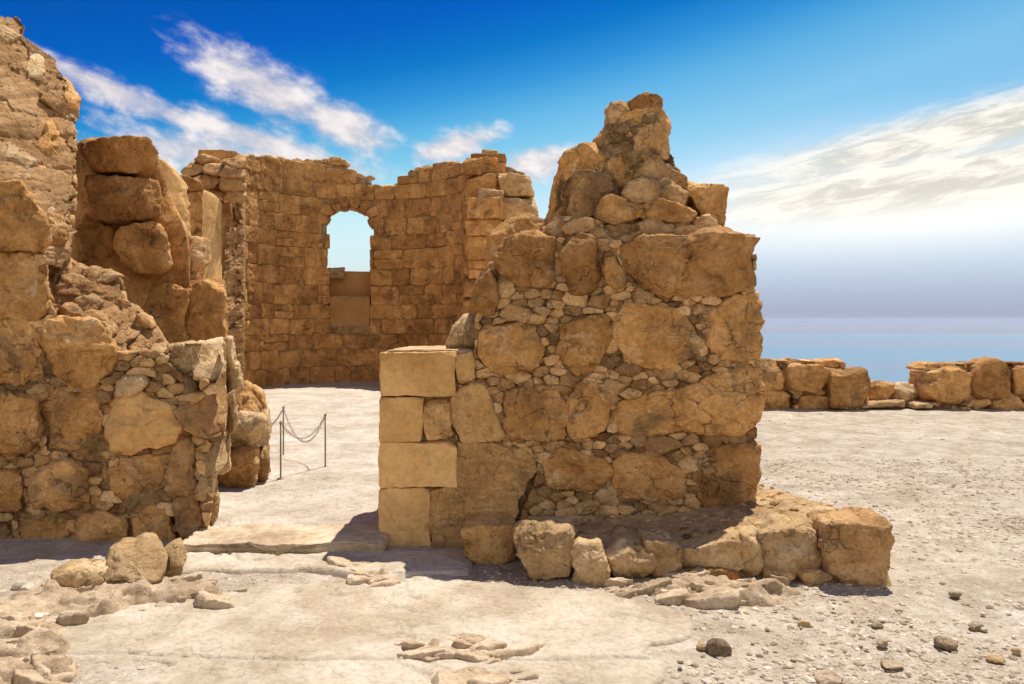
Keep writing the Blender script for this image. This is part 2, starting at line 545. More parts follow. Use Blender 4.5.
def fix(v, f, poly):
    """faces outward whichever way the outline runs"""
    p = np.asarray(poly, float)
    a = 0.5 * np.sum(p[:, 0] * np.roll(p[:, 1], -1) - np.roll(p[:, 0], -1) * p[:, 1])
    return f if a > 0 else [q[:, ::-1] for q in f]


def unpx(poly, d):
    p = np.asarray(poly, float)
    return np.stack([(p[:, 0] - CX) / F * d, CH - (p[:, 1] - HY) / F * d], 1)


def px_stone(mb, poly, d, T=0.4, tint=None, seed=None, skew=None, **kw):
    """a stone whose front outline was measured on the photograph, standing at distance d"""
    seed = int(RNG.integers(1 << 30)) % 100003 if seed is None else seed
    pm = unpx(poly, d)
    v, f = stone(pm, T=T, seed=seed, **kw)
    if skew is None:            # left stones are sheared back along the view line, keeping their sides hidden
        c = np.mean(np.asarray(poly, float)[:, 0])
        skew = (c - CX) / F if c < 300 else 0.0
    v[:, 0] += skew * np.clip(v[:, 1], 0, None)
    v = v + np.array([0, d, 0])
    mb.add(v, fix(v, f, pm), RNG.random() if tint is None else tint)


def solid(name, parent, mat, poly, d, T=0.4, **kw):
    mb = MB()
    px_stone(mb, poly, d, T, **kw)
    return mb.build(name, mat, parent)


def inside(px, py, poly):
    p = np.asarray(poly, float)
    r = np.zeros(px.shape, bool)
    x1, y1 = p[-1]
    for x2, y2 in p:
        c = ((y2 > py) != (y1 > py))
        with np.errstate(divide='ignore', invalid='ignore'):
            r ^= c & (px < (x1 - x2) * (py - y2) / (y1 - y2 + 1e-12) + x2)
        x1, y1 = x2, y2
    return r


def sdf(px, py, poly):
    """signed distance, positive inside"""
    p = np.asarray(poly, float)
    d = np.full(px.shape, 1e9)
    for i in range(len(p)):
        a, bb = p[i - 1], p[i]
        e = bb - a
        t = np.clip(((px - a[0]) * e[0] + (py - a[1]) * e[1]) / (e @ e + 1e-12), 0, 1)
        d = np.minimum(d, np.hypot(px - a[0] - t * e[0], py - a[1] - t * e[1]))
    return np.where(inside(px, py, p), d, -d)


def chinks(mb, region, holes, d, smin=7, smax=15, T=0.2, depth=(0.0, 0.07), aniso=0.55, dfun=None, margin=0.5, fine=0.012, lean=(0, 0), rough=0.85, nn=6, chops=4):
    """small packing stones filling the gaps of a wall face (region and holes as photo outlines on the wall's plane)"""
    reg = np.asarray(region, float)
    x0, y0 = np.floor(reg.min(0)).astype(int)
    x1, y1 = np.ceil(reg.max(0)).astype(int)
    sub = 2
    gx, gy = np.meshgrid(np.arange(x0, x1, 1 / sub), np.arange(y0, y1, 1 / sub))
    free = inside(gx, gy, reg)
    for h in holes:
        h = np.asarray(h, float)
        c = h.mean(0)
        free &= ~inside(gx, gy, c + (h - c) * 0.97)
    ys, xs = np.nonzero(free)
    if len(ys) == 0:
        return
    order = RNG.permutation(len(ys))
    pts, rad = np.zeros((0, 2)), np.zeros(0)
    for k in order[:6000]:
        pt = np.array([gx[ys[k], xs[k]], gy[ys[k], xs[k]]])
        r = smin + (smax - smin) * RNG.random() ** 2
        if len(pts) == 0 or np.all(np.hypot((pts[:, 0] - pt[0]) * aniso, pts[:, 1] - pt[1]) > 0.5 * (rad + r)):
            pts = np.vstack([pts, pt])
            rad = np.append(rad, r)
    fx, fy = gx[free], gy[free]
    lab = np.full(len(fx), -1)
    best = np.full(len(fx), 1e9)
    for k in range(len(pts)):
        dd = np.hypot((fx - pts[k, 0]) * aniso, fy - pts[k, 1]) - 0.35 * rad[k]
        mk = dd < best
        best[mk] = dd[mk]
        lab[mk] = k
    L = np.full(gx.shape, -1)
    L[free] = lab
    H, W = L.shape
    angs = np.linspace(0, 2 * math.pi, 20, endpoint=False)
    steps = np.arange(0, 40, 0.5)
    for k in range(len(pts)):
        mk = lab == k
        if mk.sum() < 22:
            continue
        cx, cy = fx[mk].mean(), fy[mk].mean()
        ii, jj = int((cy - y0) * sub), int((cx - x0) * sub)
        if not (0 <= ii < H and 0 <= jj < W) or L[ii, jj] != k:
            cx, cy = pts[k]
        poly = []
        for a in angs:
            X = ((cx + np.cos(a) * steps - x0) * sub).astype(int)
            Y = ((cy + np.sin(a) * steps - y0) * sub).astype(int)
            ok = (X >= 0) & (X < W) & (Y >= 0) & (Y < H)
            l = np.where(ok, L[np.clip(Y, 0, H - 1), np.clip(X, 0, W - 1)], -2)
            bad = np.nonzero(l != k)[0]
            r = steps[bad[0]] if len(bad) else 20
            r = max(0.8, r - margin * 0.5)
            poly.append((cx + np.cos(a) * r, cy + np.sin(a) * r))
        dd = (d if dfun is None else dfun(cx, cy)) + RNG.uniform(*depth)
        px_stone(mb, poly, dd, T=T, n=nn, rough=rough, chops=chops, fine=fine, K=6, soft=0, b=0.018 if T < 0.3 else 0.05, lean=(lean[0] + RNG.uniform(-0.3, 0.3), lean[1] + RNG.uniform(-0.3, 0.3)), grow=1.0, cut=(0.80, 0.97))


def relief(mb, region, dfun, T, step=1.5, amp=0.05, cell=0.16, stretch=(1, 1), seed=0, tint=0.5, fine_amp=0.012):
    """broken rubble core: a closed body whose front follows dfun(px, py), knobbly with half-bedded stones"""
    reg = np.asarray(region, float)
    gx, gy = np.meshgrid(np.arange(reg[:, 0].min() - 2, reg[:, 0].max() + 2, step), np.arange(reg[:, 1].max() + 2, reg[:, 1].min() - 2, -step))
    keep = inside(gx, gy, reg)
    D = np.vectorize(dfun)(gx, gy).astype(float)
    x, z = (gx - CX) / F * D, CH - (gy - HY) / F * D
    rs = np.random.default_rng(seed + 5)
    p = np.stack([x.ravel() / stretch[0], z.ravel() / stretch[1]], 1)
    w = p + 0.35 * cell * np.stack([fbm(np.c_[p, p[:, :1] * 0] / cell * 0.9 + 3, 2), fbm(np.c_[p, p[:, :1] * 0] / cell * 0.9 + 17, 2)], 1)
    h = np.zeros(len(p))
    for c, k in ((cell, 1.0), (cell * 0.45, 0.5)):
        g = np.floor(w / c).astype(np.int64)
        f1, idr = np.full(len(p), 9.0), np.zeros(len(p))
        for dx in (-1, 0, 1):
            for dz in (-1, 0, 1):
                q = g + (dx, dz)
                jx = _h(q[:, 0], q[:, 1], q[:, 0] * 0 + 3 + seed) * 0.5 + 0.5
                jz = _h(q[:, 0], q[:, 1], q[:, 0] * 0 + 8 + seed) * 0.5 + 0.5
                dd = np.hypot(w[:, 0] / c - q[:, 0] - jx, w[:, 1] / c - q[:, 1] - jz)
                m = dd < f1
                f1 = np.where(m, dd, f1)
                idr = np.where(m, _h(q[:, 0], q[:, 1], q[:, 0] * 0 + 21 + seed), idr)
        h += k * (np.sqrt(np.clip(1 - (f1 / 0.78) ** 2, 0, 1)) + 0.5 * idr)
    p3 = np.c_[p[:, 0], p[:, 1], p[:, 0] * 0 + seed]
    disp = amp * h + 1.2 * amp * fbm(p3 * 2.5, 4) + fine_amp * ridge(p3 * 16, 3)
    y = D - disp.reshape(D.shape)
    ny, nx = gx.shape
    n = nx * ny
    i = np.arange(n).reshape(ny, nx)
    q = np.stack([i[:-1, :-1], i[:-1, 1:], i[1:, 1:], i[1:, :-1]], -1).reshape(-1, 4)
    q = q[keep.ravel()[q].all(1)]
    rc = np.mean(reg[:, 0])
    sk = (rc - CX) / F - 0.06 if rc < 300 else 0.0
    V = np.concatenate([np.stack([x.ravel(), y.ravel(), z.ravel()], 1), np.stack([x.ravel() + sk * T, D.ravel() + T, z.ravel()], 1)])
    e = np.concatenate([q[:, [0, 1]], q[:, [1, 2]], q[:, [2, 3]], q[:, [3, 0]]])
    key = e.min(1) * n + e.max(1)
    u, ix, ct = np.unique(key, return_index=True, return_counts=True)
    be = e[ix[ct == 1]]
    faces = np.concatenate([q, q[:, ::-1] + n, np.stack([be[:, 1], be[:, 0], be[:, 0] + n, be[:, 1] + n], 1)])
    used = np.unique(faces)
    re = np.full(2 * n, -1)
    re[used] = np.arange(len(used))
    mb.add(V[used], re[faces], tint)


def walls_base(px, d):
    return ((px - CX) / F * d, d, 0.0)


# ------------------------------------------------------------------ ground, floor, terrain, lake, mountains
def ground_h(x, y):
    x = np.asarray(x, float)
    y = np.asarray(y, float)
    sh = x.shape
    p = xy3(x, y)
    h = 0.020 * fbm(p * 0.9, 4) + 0.010 * fbm(p * 5, 3) + 0.005 * fbm(p * 19, 3)
    return h.reshape(sh)


def axis(breaks):
    out = []
    for (a, bb, s) in breaks:
        out.append(np.arange(a, bb - 1e-6, s))
    out.append(np.array([breaks[-1][1]]))
    return np.concatenate(out)


def grid_mesh(X, Y, Z, keep=None):
    ny, nx = X.shape
    v = np.stack([X.ravel(), Y.ravel(), Z.ravel()], 1)
    i = np.arange(ny * nx).reshape(ny, nx)
    q = np.stack([i[:-1, :-1], i[:-1, 1:], i[1:, 1:], i[1:, :-1]], -1).reshape(-1, 4)
    if keep is not None:
        kk = keep.ravel()
        q = q[kk[q].any(1)]
        used = np.unique(q)
        re = np.full(len(v), -1)
        re[used] = np.arange(len(used))
        v, q = v[used], re[q]
    return v, q


ax = axis([(-60, -14, 2.0), (-14, -5, 0.3), (-5, 5.5, 0.026), (5.5, 12, 0.12), (12, 30, 0.8), (30, 80, 3.0)])
ay = axis([(-40, -2, 2.0), (-2, 2.6, 0.3), (2.6, 6.6, 0.022), (6.6, 10, 0.05), (10, 19, 0.12), (19, 30, 0.5)])
X, Y = np.meshgrid(ax, ay)
Z = ground_h(X, Y)
edge = 17.2 + 7.5 / (1 + np.exp((X - 2.2) * 2.0)) + 0.5 * np.sin(X * 0.9)
drop = np.clip(Y - edge, 0, None)
Z = Z - drop * (1.4 + 0.0 * X) - 0.6 * np.clip(drop, 0, 1)
mb = MB()
mb.add(*grid_mesh(X, Y, Z))
struct(mb.build('ground', M['ground'], origin=(0, 0, 0)))

# the cliff and the valley floor 400 m below
yy = np.concatenate([[24.0], np.geomspace(40, 60000, 90)])
xx = np.linspace(-1, 1, 121)
Yt, Xt = np.meshgrid(yy, xx, indexing='ij')
Xt = Xt * (90 + Yt * 1.15)
Zt = -6 - 396 * (1 - np.exp(-np.clip(Yt - 24, 0, None) / 170.0))
Zt += np.clip(Yt / 400, 0, 1) * 10 * fbm(xy3(Xt, Yt, 1 / 900.), 4).reshape(Xt.shape) * np.clip((5500 - Yt) / 2500, 0, 1)
Zt -= np.clip((Yt + 1500 * fbm(xy3(Xt, Yt, 1 / 4000.), 3).reshape(Xt.shape) - 5200) / 1500, 0, 1) * 14
mb = MB()
mb.add(*grid_mesh(Xt, Yt, Zt))
struct(mb.build('terrain', M['valley'], origin=(0, 0, 0)))
mb = MB()
yy = np.linspace(3800, 25200, 12)
xx = np.linspace(-30000, 30000, 12)
Xw, Yw = np.meshgrid(xx, yy)
mb.add(*grid_mesh(Xw, Yw, np.full(Xw.shape, -404.0)))
struct(mb.build('water', M['water'], origin=(0, 0, 0)))
yy = np.linspace(24000, 40000, 70)
xx = np.linspace(-34000, 34000, 200)
Xm, Ym = np.meshgrid(xx, yy)
rise = np.clip((Ym - 24600) / 9000, 0, 1)
Zm = -408 + 190 * rise ** 0.6 * (0.75 + 0.35 * ridge(xy3(Xm, Ym, 1 / 6000.), 5).reshape(Xm.shape))
mb = MB()
mb.add(*grid_mesh(Xm, Ym, Zm))
struct(mb.build('mountains', M['mountain'], origin=(0, 0, 0)))


def haze():
    x0, x1, y0, y1, z0, z1 = -38000, 38000, -120, 42000, -430, 60
    v = [(x, y, z) for z in (z0, z1) for y in (y0, y1) for x in (x0, x1)]
    f = np.array([(0, 2, 3, 1), (4, 5, 7, 6), (0, 1, 5, 4), (2, 6, 7, 3), (0, 4, 6, 2), (1, 3, 7, 5)])
    m = bpy.data.materials.new('haze_air')
    m.use_nodes = True
    b = NT(m.node_tree)
    pv = b.node('ShaderNodeVolumePrincipled')
    pv.inputs['Color'].default_value = (0.74, 0.84, 1.0, 1)
    pv.inputs['Density'].default_value = HAZE
    pv.inputs['Anisotropy'].default_value = 0.2
    out = b.node('ShaderNodeOutputMaterial')
    b.t.links.new(pv.outputs[0], out.inputs['Volume'])
    mbh = MB()
    mbh.add(np.array(v, float), f)
    o = mbh.build('haze', m, smooth=False, origin=(0, 0, 0))
    struct(o, 'stuff')


HAZE = 2.8e-5
haze()


def sheet(name, mat, poly, base, thick, spacing, soft=0.05, wob=0.10, wobk=3.0, top=None, res_kind='structure'):
    """a thin worn slab lying on the ground: outline poly in world (x, y); its edges dip under the ground"""
    p = np.asarray(poly, float)
    xs = np.arange(p[:, 0].min() - 0.2, p[:, 0].max() + 0.2, spacing)
    ys = np.arange(p[:, 1].min() - 0.2, p[:, 1].max() + 0.2, spacing)
    X, Y = np.meshgrid(xs, ys)
    s = sdf(X, Y, p) + (wob * fbm(xy3(X, Y, wobk, 3.3), 4)).reshape(X.shape)
    m = np.clip((s + soft) / (2 * soft), 0, 1)
    m = m * m * (3 - 2 * m)
    t = np.zeros(X.shape) if top is None else top(X, Y)
    Z = base - 0.05 + m * (0.05 + thick) + t * m
    mb = MB()
    mb.add(*grid_mesh(X, Y, Z, keep=m > 0.002))
    return mb.build(name, mat, origin=(p[:, 0].mean(), p[:, 1].mean(), 0))


def gpx(px, py, z=0.0):
    d = (CH - z) * F / (py - HY)
    return ((px - CX) / F * d, d)


def gpoly(pts, z=0.0):
    return [gpx(a, c, z) for a, c in pts]


def floor_top(X, Y):
    h = 0.010 * fbm(xy3(X, Y, 1.3), 4) + 0.004 * fbm(xy3(X, Y, 14), 3)
    cr = np.abs(vnoise(xy3(X, Y, 0.8, 6.1)) + 0.3 * fbm(xy3(X, Y, 3.0, 6.1), 4))
    h = h - 0.012 * np.exp(-(cr / 0.014) ** 2) + 0.006 * np.tanh((Y.ravel() - 7.95 - 0.03 * fbm(xy3(X, Y, 2.0, 1.1), 3)) / 0.02)
    far = np.clip((Y.ravel() - 8.6) / 1.2, 0, 1)
    h = h + far * (0.012 * fbm(xy3(X, Y, 6.0, 5), 3) + 0.01 * ridge(xy3(X, Y, 2.2, 2), 3))
    return h.reshape(X.shape)


struct(sheet('floor', M['floor'], [(-9.5, 6.5), (-2.55, 6.3), (-2.3, 5.72), (-1.0, 5.72), (-0.9, 6.2), (0.4, 6.4), (0.8, 8), (1.5, 19.5), (-3.5, 21.5), (-9.5, 20)], 0.0, 0.07, 0.028, 0.02, 0.02, 2.0, floor_top))


def pave_top(X, Y):
    h = 0.008 * fbm(xy3(X, Y, 1.6, 8), 3) + 0.0035 * fbm(xy3(X, Y, 12), 3)
    cr = np.abs(vnoise(xy3(X, Y, 1.0, 4.4)) + 0.25 * fbm(xy3(X, Y, 4.0, 4.4), 4))
    h = h - 0.018 * np.exp(-(cr / 0.014) ** 2) - 0.02 * np.exp(-((Y.ravel() - 3.88 - 0.10 * fbm(xy3(X, Y, 1.2, 7.7), 4)) / 0.012) ** 2) + 0.004 * fbm(xy3(X, Y, 30, 2), 2)
    return h.reshape(X.shape)


pave = gpoly([(30, 650), (95, 612), (175, 596), (250, 588), (330, 582), (440, 577), (520, 588), (600, 594), (660, 605), (702, 624), (690, 640), (650, 646), (640, 655), (662, 664), (655, 684), (640, 760), (300, 790), (60, 720), (170, 668), (60, 664)])
struct(sheet('pavement', M['paving'], pave, 0.0, 0.016, 0.012, 0.03, 0.10, 4.0, pave_top))
struct(sheet('path', M['paving'], gpoly([(150, 560), (205, 553), (470, 553), (474, 577), (430, 578), (350, 578), (330, 573), (200, 574), (165, 580)]), 0.0, 0.03, 0.011, 0.03, 0.05, 6.0, pave_top))


def rocky(X, Y):
    p = xy3(X, Y)
    w = p + 0.12 * np.stack([fbm(p * 3, 3), fbm(p * 3 + 9, 3), np.zeros(len(p))], 1)
    h = 0.045 * ridge(w * np.array([2.0, 4.2, 1]), 5, 0.55) + 0.05 * fbm(w * 4, 4)
    t = 28 * h
    fl = np.floor(t)
    fr = np.clip((t - fl) * 6, 0, 1)
    h = 0.55 * h + 0.85 * (fl + fr) / 28 + 0.022 * ridge(w * 11, 4, 0.6)
    return h.reshape(X.shape)


for pts, th in (([(-60, 604), (40, 592), (110, 584), (170, 581), (235, 588), (250, 597), (215, 605), (150, 606), (95, 618), (40, 640), (-60, 650)], 0.055),
                ([(-60, 655), (40, 652), (75, 668), (60, 690), (-60, 700)], 0.07),
                ([(398, 648), (440, 638), (500, 652), (512, 668), (470, 662), (425, 660)], 0.018),
                ([(342, 566), (362, 563), (396, 578), (372, 586), (350, 578)], 0.03),
                ([(470, 676), (520, 670), (535, 690), (480, 700)], 0.018),
                ([(600, 588), (690, 578), (760, 580), (800, 592), (770, 603), (700, 604), (640, 600)], 0.055)):
    struct(sheet('bedrock', M['bedrock'], gpoly(pts), -0.05, th, 0.011, 0.10, 0.16, 4.0, rocky))
    gp = np.array(gpoly(pts))
    area = 0.5 * abs(np.sum(gp[:, 0] * np.roll(gp[:, 1], -1) - np.roll(gp[:, 0], -1) * gp[:, 1]))
    mb = MB()
    for _ in range(int(18 + area * 75)):
        x, y = RNG.uniform(gp[:, 0].min(), gp[:, 0].max()), RNG.uniform(gp[:, 1].min(), gp[:, 1].max())
        if sdf(np.array(x), np.array(y), gp) < -0.02:
            continue
        a = 0.025 + 0.12 * RNG.random() ** 2
        rr = RNG.uniform(0.6, 1.25, 9)
        rot = RNG.uniform(-0.5, 0.5)
        pm = np.array([(math.cos(q) * a * k * 1.35, math.sin(q) * a * k * 0.8) for q, k in zip(np.linspace(0, 2 * math.pi, 10)[:-1], rr)])
        pm = pm @ np.array([[math.cos(rot), math.sin(rot)], [-math.sin(rot), math.cos(rot)]])
        v, f = stone(pm, T=0.10, n=9, b=0.012, seed=int(RNG.integers(99999)), fine=0.011, K=6, chops=5, cut=(0.8, 0.97), rough=0.8, soft=0, back=0.85, grow=1.0, lean=(RNG.uniform(-0.25, 0.25), RNG.uniform(-0.1, 0.35)))
        v = np.stack([v[:, 0] + x, v[:, 2] + y, th * RNG.uniform(0.1, 1.0) + 0.005 - v[:, 1]], 1)
        mb.add(v, [q[:, ::-1] for q in fix(v, f, pm)], RNG.random())
    struct(mb.build('bedrock', M['bedrock'], origin=(gp[:, 0].mean(), gp[:, 1].mean(), 0)))

# ------------------------------------------------------------------ threshold
t = thing('threshold_stone', 'long worn pale stone sill across the doorway between the two walls', 'threshold', ((-1.5), 5.65, 0))
mb = MB()
BT = 0.37
pm = unpx([(176, 545), (230, 543), (300, 544), (340, 542), (381, 543), (381, 556), (176, 557)], 5.60)
v, f = stone(pm, T=0.5, n=8, seed=4, N=170, K=8, chops=0, rough=0.0, b=0.02, soft=2, back=1.0)
v[:, 1] += 0.05 * fbm(np.c_[v[:, 0] * 3.5, v[:, 2] * 4, v[:, 1] * 2], 4) + 0.03 * ridge(np.c_[v[:, 0] * 9, v[:, 2] * 14, v[:, 1] * 3], 3)
v[:, 2] += 0.012 * fbm(np.c_[v[:, 0] * 6, v[:, 1] * 6, v[:, 0] * 0], 4)
mb.add(v + np.array([0, 5.58, 0]), fix(v, f, pm), 0.4)
mb.build('sill_slab', M['bedrock'], t)

# ------------------------------------------------------------------ main wall (the pier right of the doorway)
DW = 5.87
BIG = {
 'a1': [(495,257),(507,240),(520,232),(538,230),(554,238),(556.5,247),(555.5,267),(553.5,280),(538,285),(518,284),(505,280),(497,269)],
 'a2': [(469.6,296),(479,282.5),(489,269),(497,277),(499,298),(495,314),(483,316),(471.5,306)],
 'a4': [(474,353),(481,335),(495,323.5),(514.5,319.5),(534,325.5),(542,337),(540,354),(532,365),(511,373),(495,372),(479,363.5)],
 'a5': [(560,245),(566,236),(579,232),(592,236),(598,241.5),(603,259),(602,277),(597,288),(582,294),(570,291),(562,270)],
 'a6': [(605,257),(616,255),(623,269),(627,288),(619,291),(607,284.5)],
 's1': [(617,243.5),(634.5,239.5),(646,234.5),(664,237.5),(679,239.5),(695,236.5),(714.5,231.5),(738,231.5),(762,234.5),(757.5,243.5),(759,251),(755,259),(755,278.5),(755.5,288),(738,292),(714.5,297),(687,295.5),(664,294.5),(648,293.5),(638,288),(623,271),(617,255)],
 'b1': [(557,340),(560,330),(570,319),(582,313.5),(599,312),(612,315.5),(614,330),(610,343),(604,355),(592,373),(582,378),(570,376),(560,362),(556,350)],
 'b2': [(617,320),(625,306),(648,309),(679,311),(691,321.5),(707,335),(708,347),(707,352),(687,356),(668,365.5),(648,367.5),(625,363.5),(617,355.5),(615,338)],
 'b3': [(712,312),(718,303),(738,295),(760,294),(760.5,318),(759.5,348),(754,361),(726,361.5),(718,352),(710,340),(711,325)],
 'c1': [(570,392),(582,384),(599,384),(609,393),(611,412),(607,432),(592,438),(574,438),(570,430)],
 'c2': [(617,416),(621,404.5),(634.5,396.5),(648,393),(672,393),(695,387),(707,379),(726,369),(754,362),(759.5,375),(758.5,398.5),(757.5,418),(754.5,431),(726,435.5),(705,435.5),(683,433),(652,437.5),(638,435.5),(623,430),(617,424)],
 'c3': [(502.5,394.5),(510.5,390),(534,390),(549.5,384),(557.5,392.5),(566,410),(568,422),(567,437.5),(557.5,441.5),(526,441.5),(512.5,439.5),(505,424),(501,410)],
 'd2': [(543,462),(555,450),(570,446.5),(582,455),(599,460),(609,467),(610,477),(599,488),(582,488.5),(565,492),(553,490),(545,480)],
 'd3': [(615,465),(623,457.5),(642,453),(658,456.5),(668,463.5),(679,471),(688,477),(687,487),(681,500.5),(662,500.5),(648,500),(636,503),(628.5,507.5),(618,506.5),(614,489)],
 'd4': [(696,477),(699,465.5),(707,452),(726,448),(760.5,447),(758.5,469),(753.5,493),(750,513),(726,513),(705,508),(695,496.5)],
}
PALE = {
 'c4': [(450,402.5),(458,391),(471.5,385),(485,387),(489,398.5),(493,412),(502,432),(499,439.5),(487,441.5),(458,441.5),(452,424)],
 'c5': [(425,400.5),(448,399.5),(450,418),(453,437.5),(427,440.5),(424,422)],
 'k1b': [(456,356),(473,352),(476,366),(475,378),(458,384)],
 'd1': [(494,456),(511,446),(529,449),(536,462),(533,478),(515,484),(498,478)],
}
CUT = {
 'k1': ([(379,353.5),(454.5,352.5),(455,396.2),(379,396.4)], 1.05),
 'k2': [(379,398),(422.5,398),(422.3,441.6),(379.5,441.8)],
 'k3': [(379.3,443.4),(456,443),(456.5,487),(379,487.2)],
 'k4': [(379.5,488.8),(429,488.6),(431,549),(379.5,549)],
}
CUT['k1'] = CUT['k1'][0]
wall = thing('rubble_wall', 'tall broken wall of big golden boulders with square cut stone blocks at its doorway edge', 'ruined wall', walls_base(570, 6.4))
for k, p in BIG.items():
    flat = k in ('s1', 'b2', 'b3', 'c2', 'c3', 'd3', 'd4', 'd2')
    solid('boulder', wall, M['boulder'], p, DW + (0.01 if flat else -0.01) + RNG.uniform(-0.015, 0.02), T=0.45, n=8 if flat else 4.6, b=0.055 if flat else 0.09, cut=(0.84, 0.97),
          fine=0.0125, chops=6 if flat else 7, rough=0.9, back=0.85)
for k, p in PALE.items():
    solid('boulder', wall, M['plaster'], p, DW + 0.006, tint=0.31, T=0.35, n=7, b=0.04, fine=0.0125, chops=6, rough=0.7, cut=(0.85, 0.97))
for k, p in CUT.items():
    solid('cut_block', wall, M['ashlar'], p, DW, T=1.1 if k != 'k2' else 1.0, n=14, b=0.02, fine=0.013, chops=9, cut=(0.945, 0.99), rough=0.34, soft=1, back=0.99, N=168, K=24, grow=1.004, tint={'k1': 0.31, 'k2': 0.32, 'k3': 0.33, 'k4': 0.34}[k])
solid('top_slab', wall, M['pale'], [(388, 350.5), (470, 349.5), (474, 353), (386, 353.8)], DW + 0.1, T=0.95, n=4, b=0.02, fine=0.014, rough=0.5, chops=2)
# plastered patch beside the cut stones
mb = MB()
relief(mb, [(424,510),(428,503),(426,496),(432,490),(440,489),(447,484),(453,477),(455,468),(454,458),(458,450),(457,442),(470,441),(482,443),(494,442),(505,446),(528,450),(536,462),(537,472),(528,482),(524,494),(518,500),(519,512),(514,522),(502,528),(488,536),(468,546),(450,550),(428,550),(432,540),(430,530),(425,522)],
       lambda a, c: DW + 0.022, 0.35, step=0.8, amp=0.016, cell=0.22, stretch=(1.25, 0.9), seed=12, fine_amp=0.008)
mb.build('plaster_patch', M['plaster'], wall)
# low block in the shade at the foot of the plaster
solid('footing_stone', wall, M['plaster'], [(464,532),(480,527),(513,527),(515,560),(502,576),(470,568)], 5.42, T=0.5, n=8, b=0.05, chops=6, cut=(0.85, 0.97), tint=0.62)
mb = MB()
allbig = list(BIG.values()) + list(PALE.values()) + list(CUT.values())
chinks(mb, [(456,384),(475,350),(474,318),(492,288),(500,275),(500,245),(558,238),(596,238),(616,240),(757,240),(757,514),(640,520),(540,524),(517,520),(534,484),(537,462),(498,446),(456,440)],
       allbig, DW + 0.034, 5.5, 20, T=0.22, depth=(-0.02, 0.03))
mb.build('packing_rubble', M['rubble'], wall)
mb = MB()
relief(mb, [(384,362),(470,362),(480,325),(502,268),(556,246),(620,252),(750,246),(750,516),(640,524),(540,530),(385,549)], lambda a, c: DW + 0.102, 1.0, amp=0.022, cell=0.11, seed=1)
mb.build('mortar_core', M['mortar'], wall)
# boulders standing behind the sloping left edge
solid('boulder', wall, M['boulder'], [(487,262),(488,234),(505,221),(530,216),(549,222),(552,240),(520,262)], DW + 0.45, T=0.5, n=3)
solid('boulder', wall, M['pale'], [(445,346),(450,327),(462,316),(477,315),(485,325),(482,340),(476,350),(450,350)], DW + 0.25, T=0.55, n=2.6, b=0.16)
solid('boulder', wall, M['boulder'], [(474,300),(480,276),(492,262),(505,265),(505,310),(480,318)], DW + 0.30, T=0.6, n=3)
# the broken heap on top
HEAP = [
 ([(610,104.5),(618,99.5),(630,103.5),(628,118),(622,126),(611,122)], 6.35, .35, 'rubble'),
 ([(628,104),(645.5,94),(661,96),(661,111),(650,114),(630,118)], 6.40, .4, 'boulder'),
 ([(619,118),(632,112),(647,109),(665,111),(669,117),(668,132),(657,131),(641,132),(632,137),(623,133)], 6.28, .5, 'boulder'),
 ([(640,129),(655,124),(667,130),(669,144),(670,151.5),(665,155),(649,153),(638,150.5),(636,137)], 6.22, .5, 'pale'),
 ([(597,138),(608,126),(618,124),(621,134),(619,151),(606,162),(600,149)], 6.35, .4, 'rubble'),
 ([(619,138),(634,136),(638,150),(622,155)], 6.35, .35, 'rubble'),
 ([(612,157),(628,153),(649,155),(655,164),(636,171),(632,187),(624,195),(612,184),(608,167)], 6.25, .5, 'boulder'),
 ([(655,155),(673,163),(684.5,173),(687,184),(677,188),(661,185),(645.5,183),(634,185),(634,173),(647,165)], 6.18, .5, 'pale'),
 ([(626,196),(634,183),(649,180),(673,182),(689,194),(686,204),(661,200),(645.5,204),(630,200)], 6.10, .5, 'pale'),
 ([(560,165),(569,151),(581,143.5),(597,145.5),(603,157),(600,172),(587,175),(573,175),(566,180)], 6.25, .5, 'boulder'),
 ([(554,188),(561,168),(570,174),(573,190),(572,219),(548,224),(553,203)], 6.35, .6, 'boulder'),
 ([(572,174),(590,171),(607,176),(611,190),(603,204),(594,216),(572,220)], 6.12, .5, 'ashlar'),
 ([(593,217),(600.5,200.5),(612,194.5),(626,200.5),(640,204.5),(640,212),(632,219),(618,224),(604,223)], 6.02, .45, 'boulder'),
 ([(640,213),(649,203),(665,198.5),(684.5,200.5),(694,212),(691,222),(673,221),(650,220)], 6.02, .45, 'boulder'),
 ([(686,186),(702,181),(725.5,188),(725.5,210),(724,234),(714,233),(704,216),(696,201)], 6.20, .5, 'boulder'),
 ([(694,219),(710,214),(719,226),(716,237),(698,236)], 6.05, .35, 'rubble'),
 ([(564,228),(575,217),(591,218),(594,227),(588,234),(571,234)], 5.98, .3, 'pale'),
 ([(588,235),(597,226),(608,230),(608,239),(592,240)], 5.94, .3, 'rubble'),
 ([(640,225),(653,220),(673,226),(678,236),(645,236)], 5.98, .4, 'pale'),
 ([(675,229),(688,224),(701,232),(700,240),(675,240)], 5.98, .4, 'pale'),
 ([(546,228),(557,216),(569,222),(565,238),(549,236)], 6.1, .4, 'rubble'),
 ([(604,228),(620,222),(640,222),(644,236),(612,240)], 6.06, .4, 'rubble'),
 ([(616,243),(622,236),(645,231),(690,236),(640,246)], 5.95, .5, 'pale'),
 ([(594,240),(604,236),(615,240),(617,252),(605,256),(599,250)], 5.93, .3, 'pale'),
 ([(725,231),(731,229),(734,234),(726,235)], 6.1, .12, 'rubble'),
]
heap = thing('rubble_heap', 'jagged heap of broken stones rising to a peak on top of the tall boulder wall', 'rubble heap', walls_base(640, 6.4)[:2] + (2.3,))
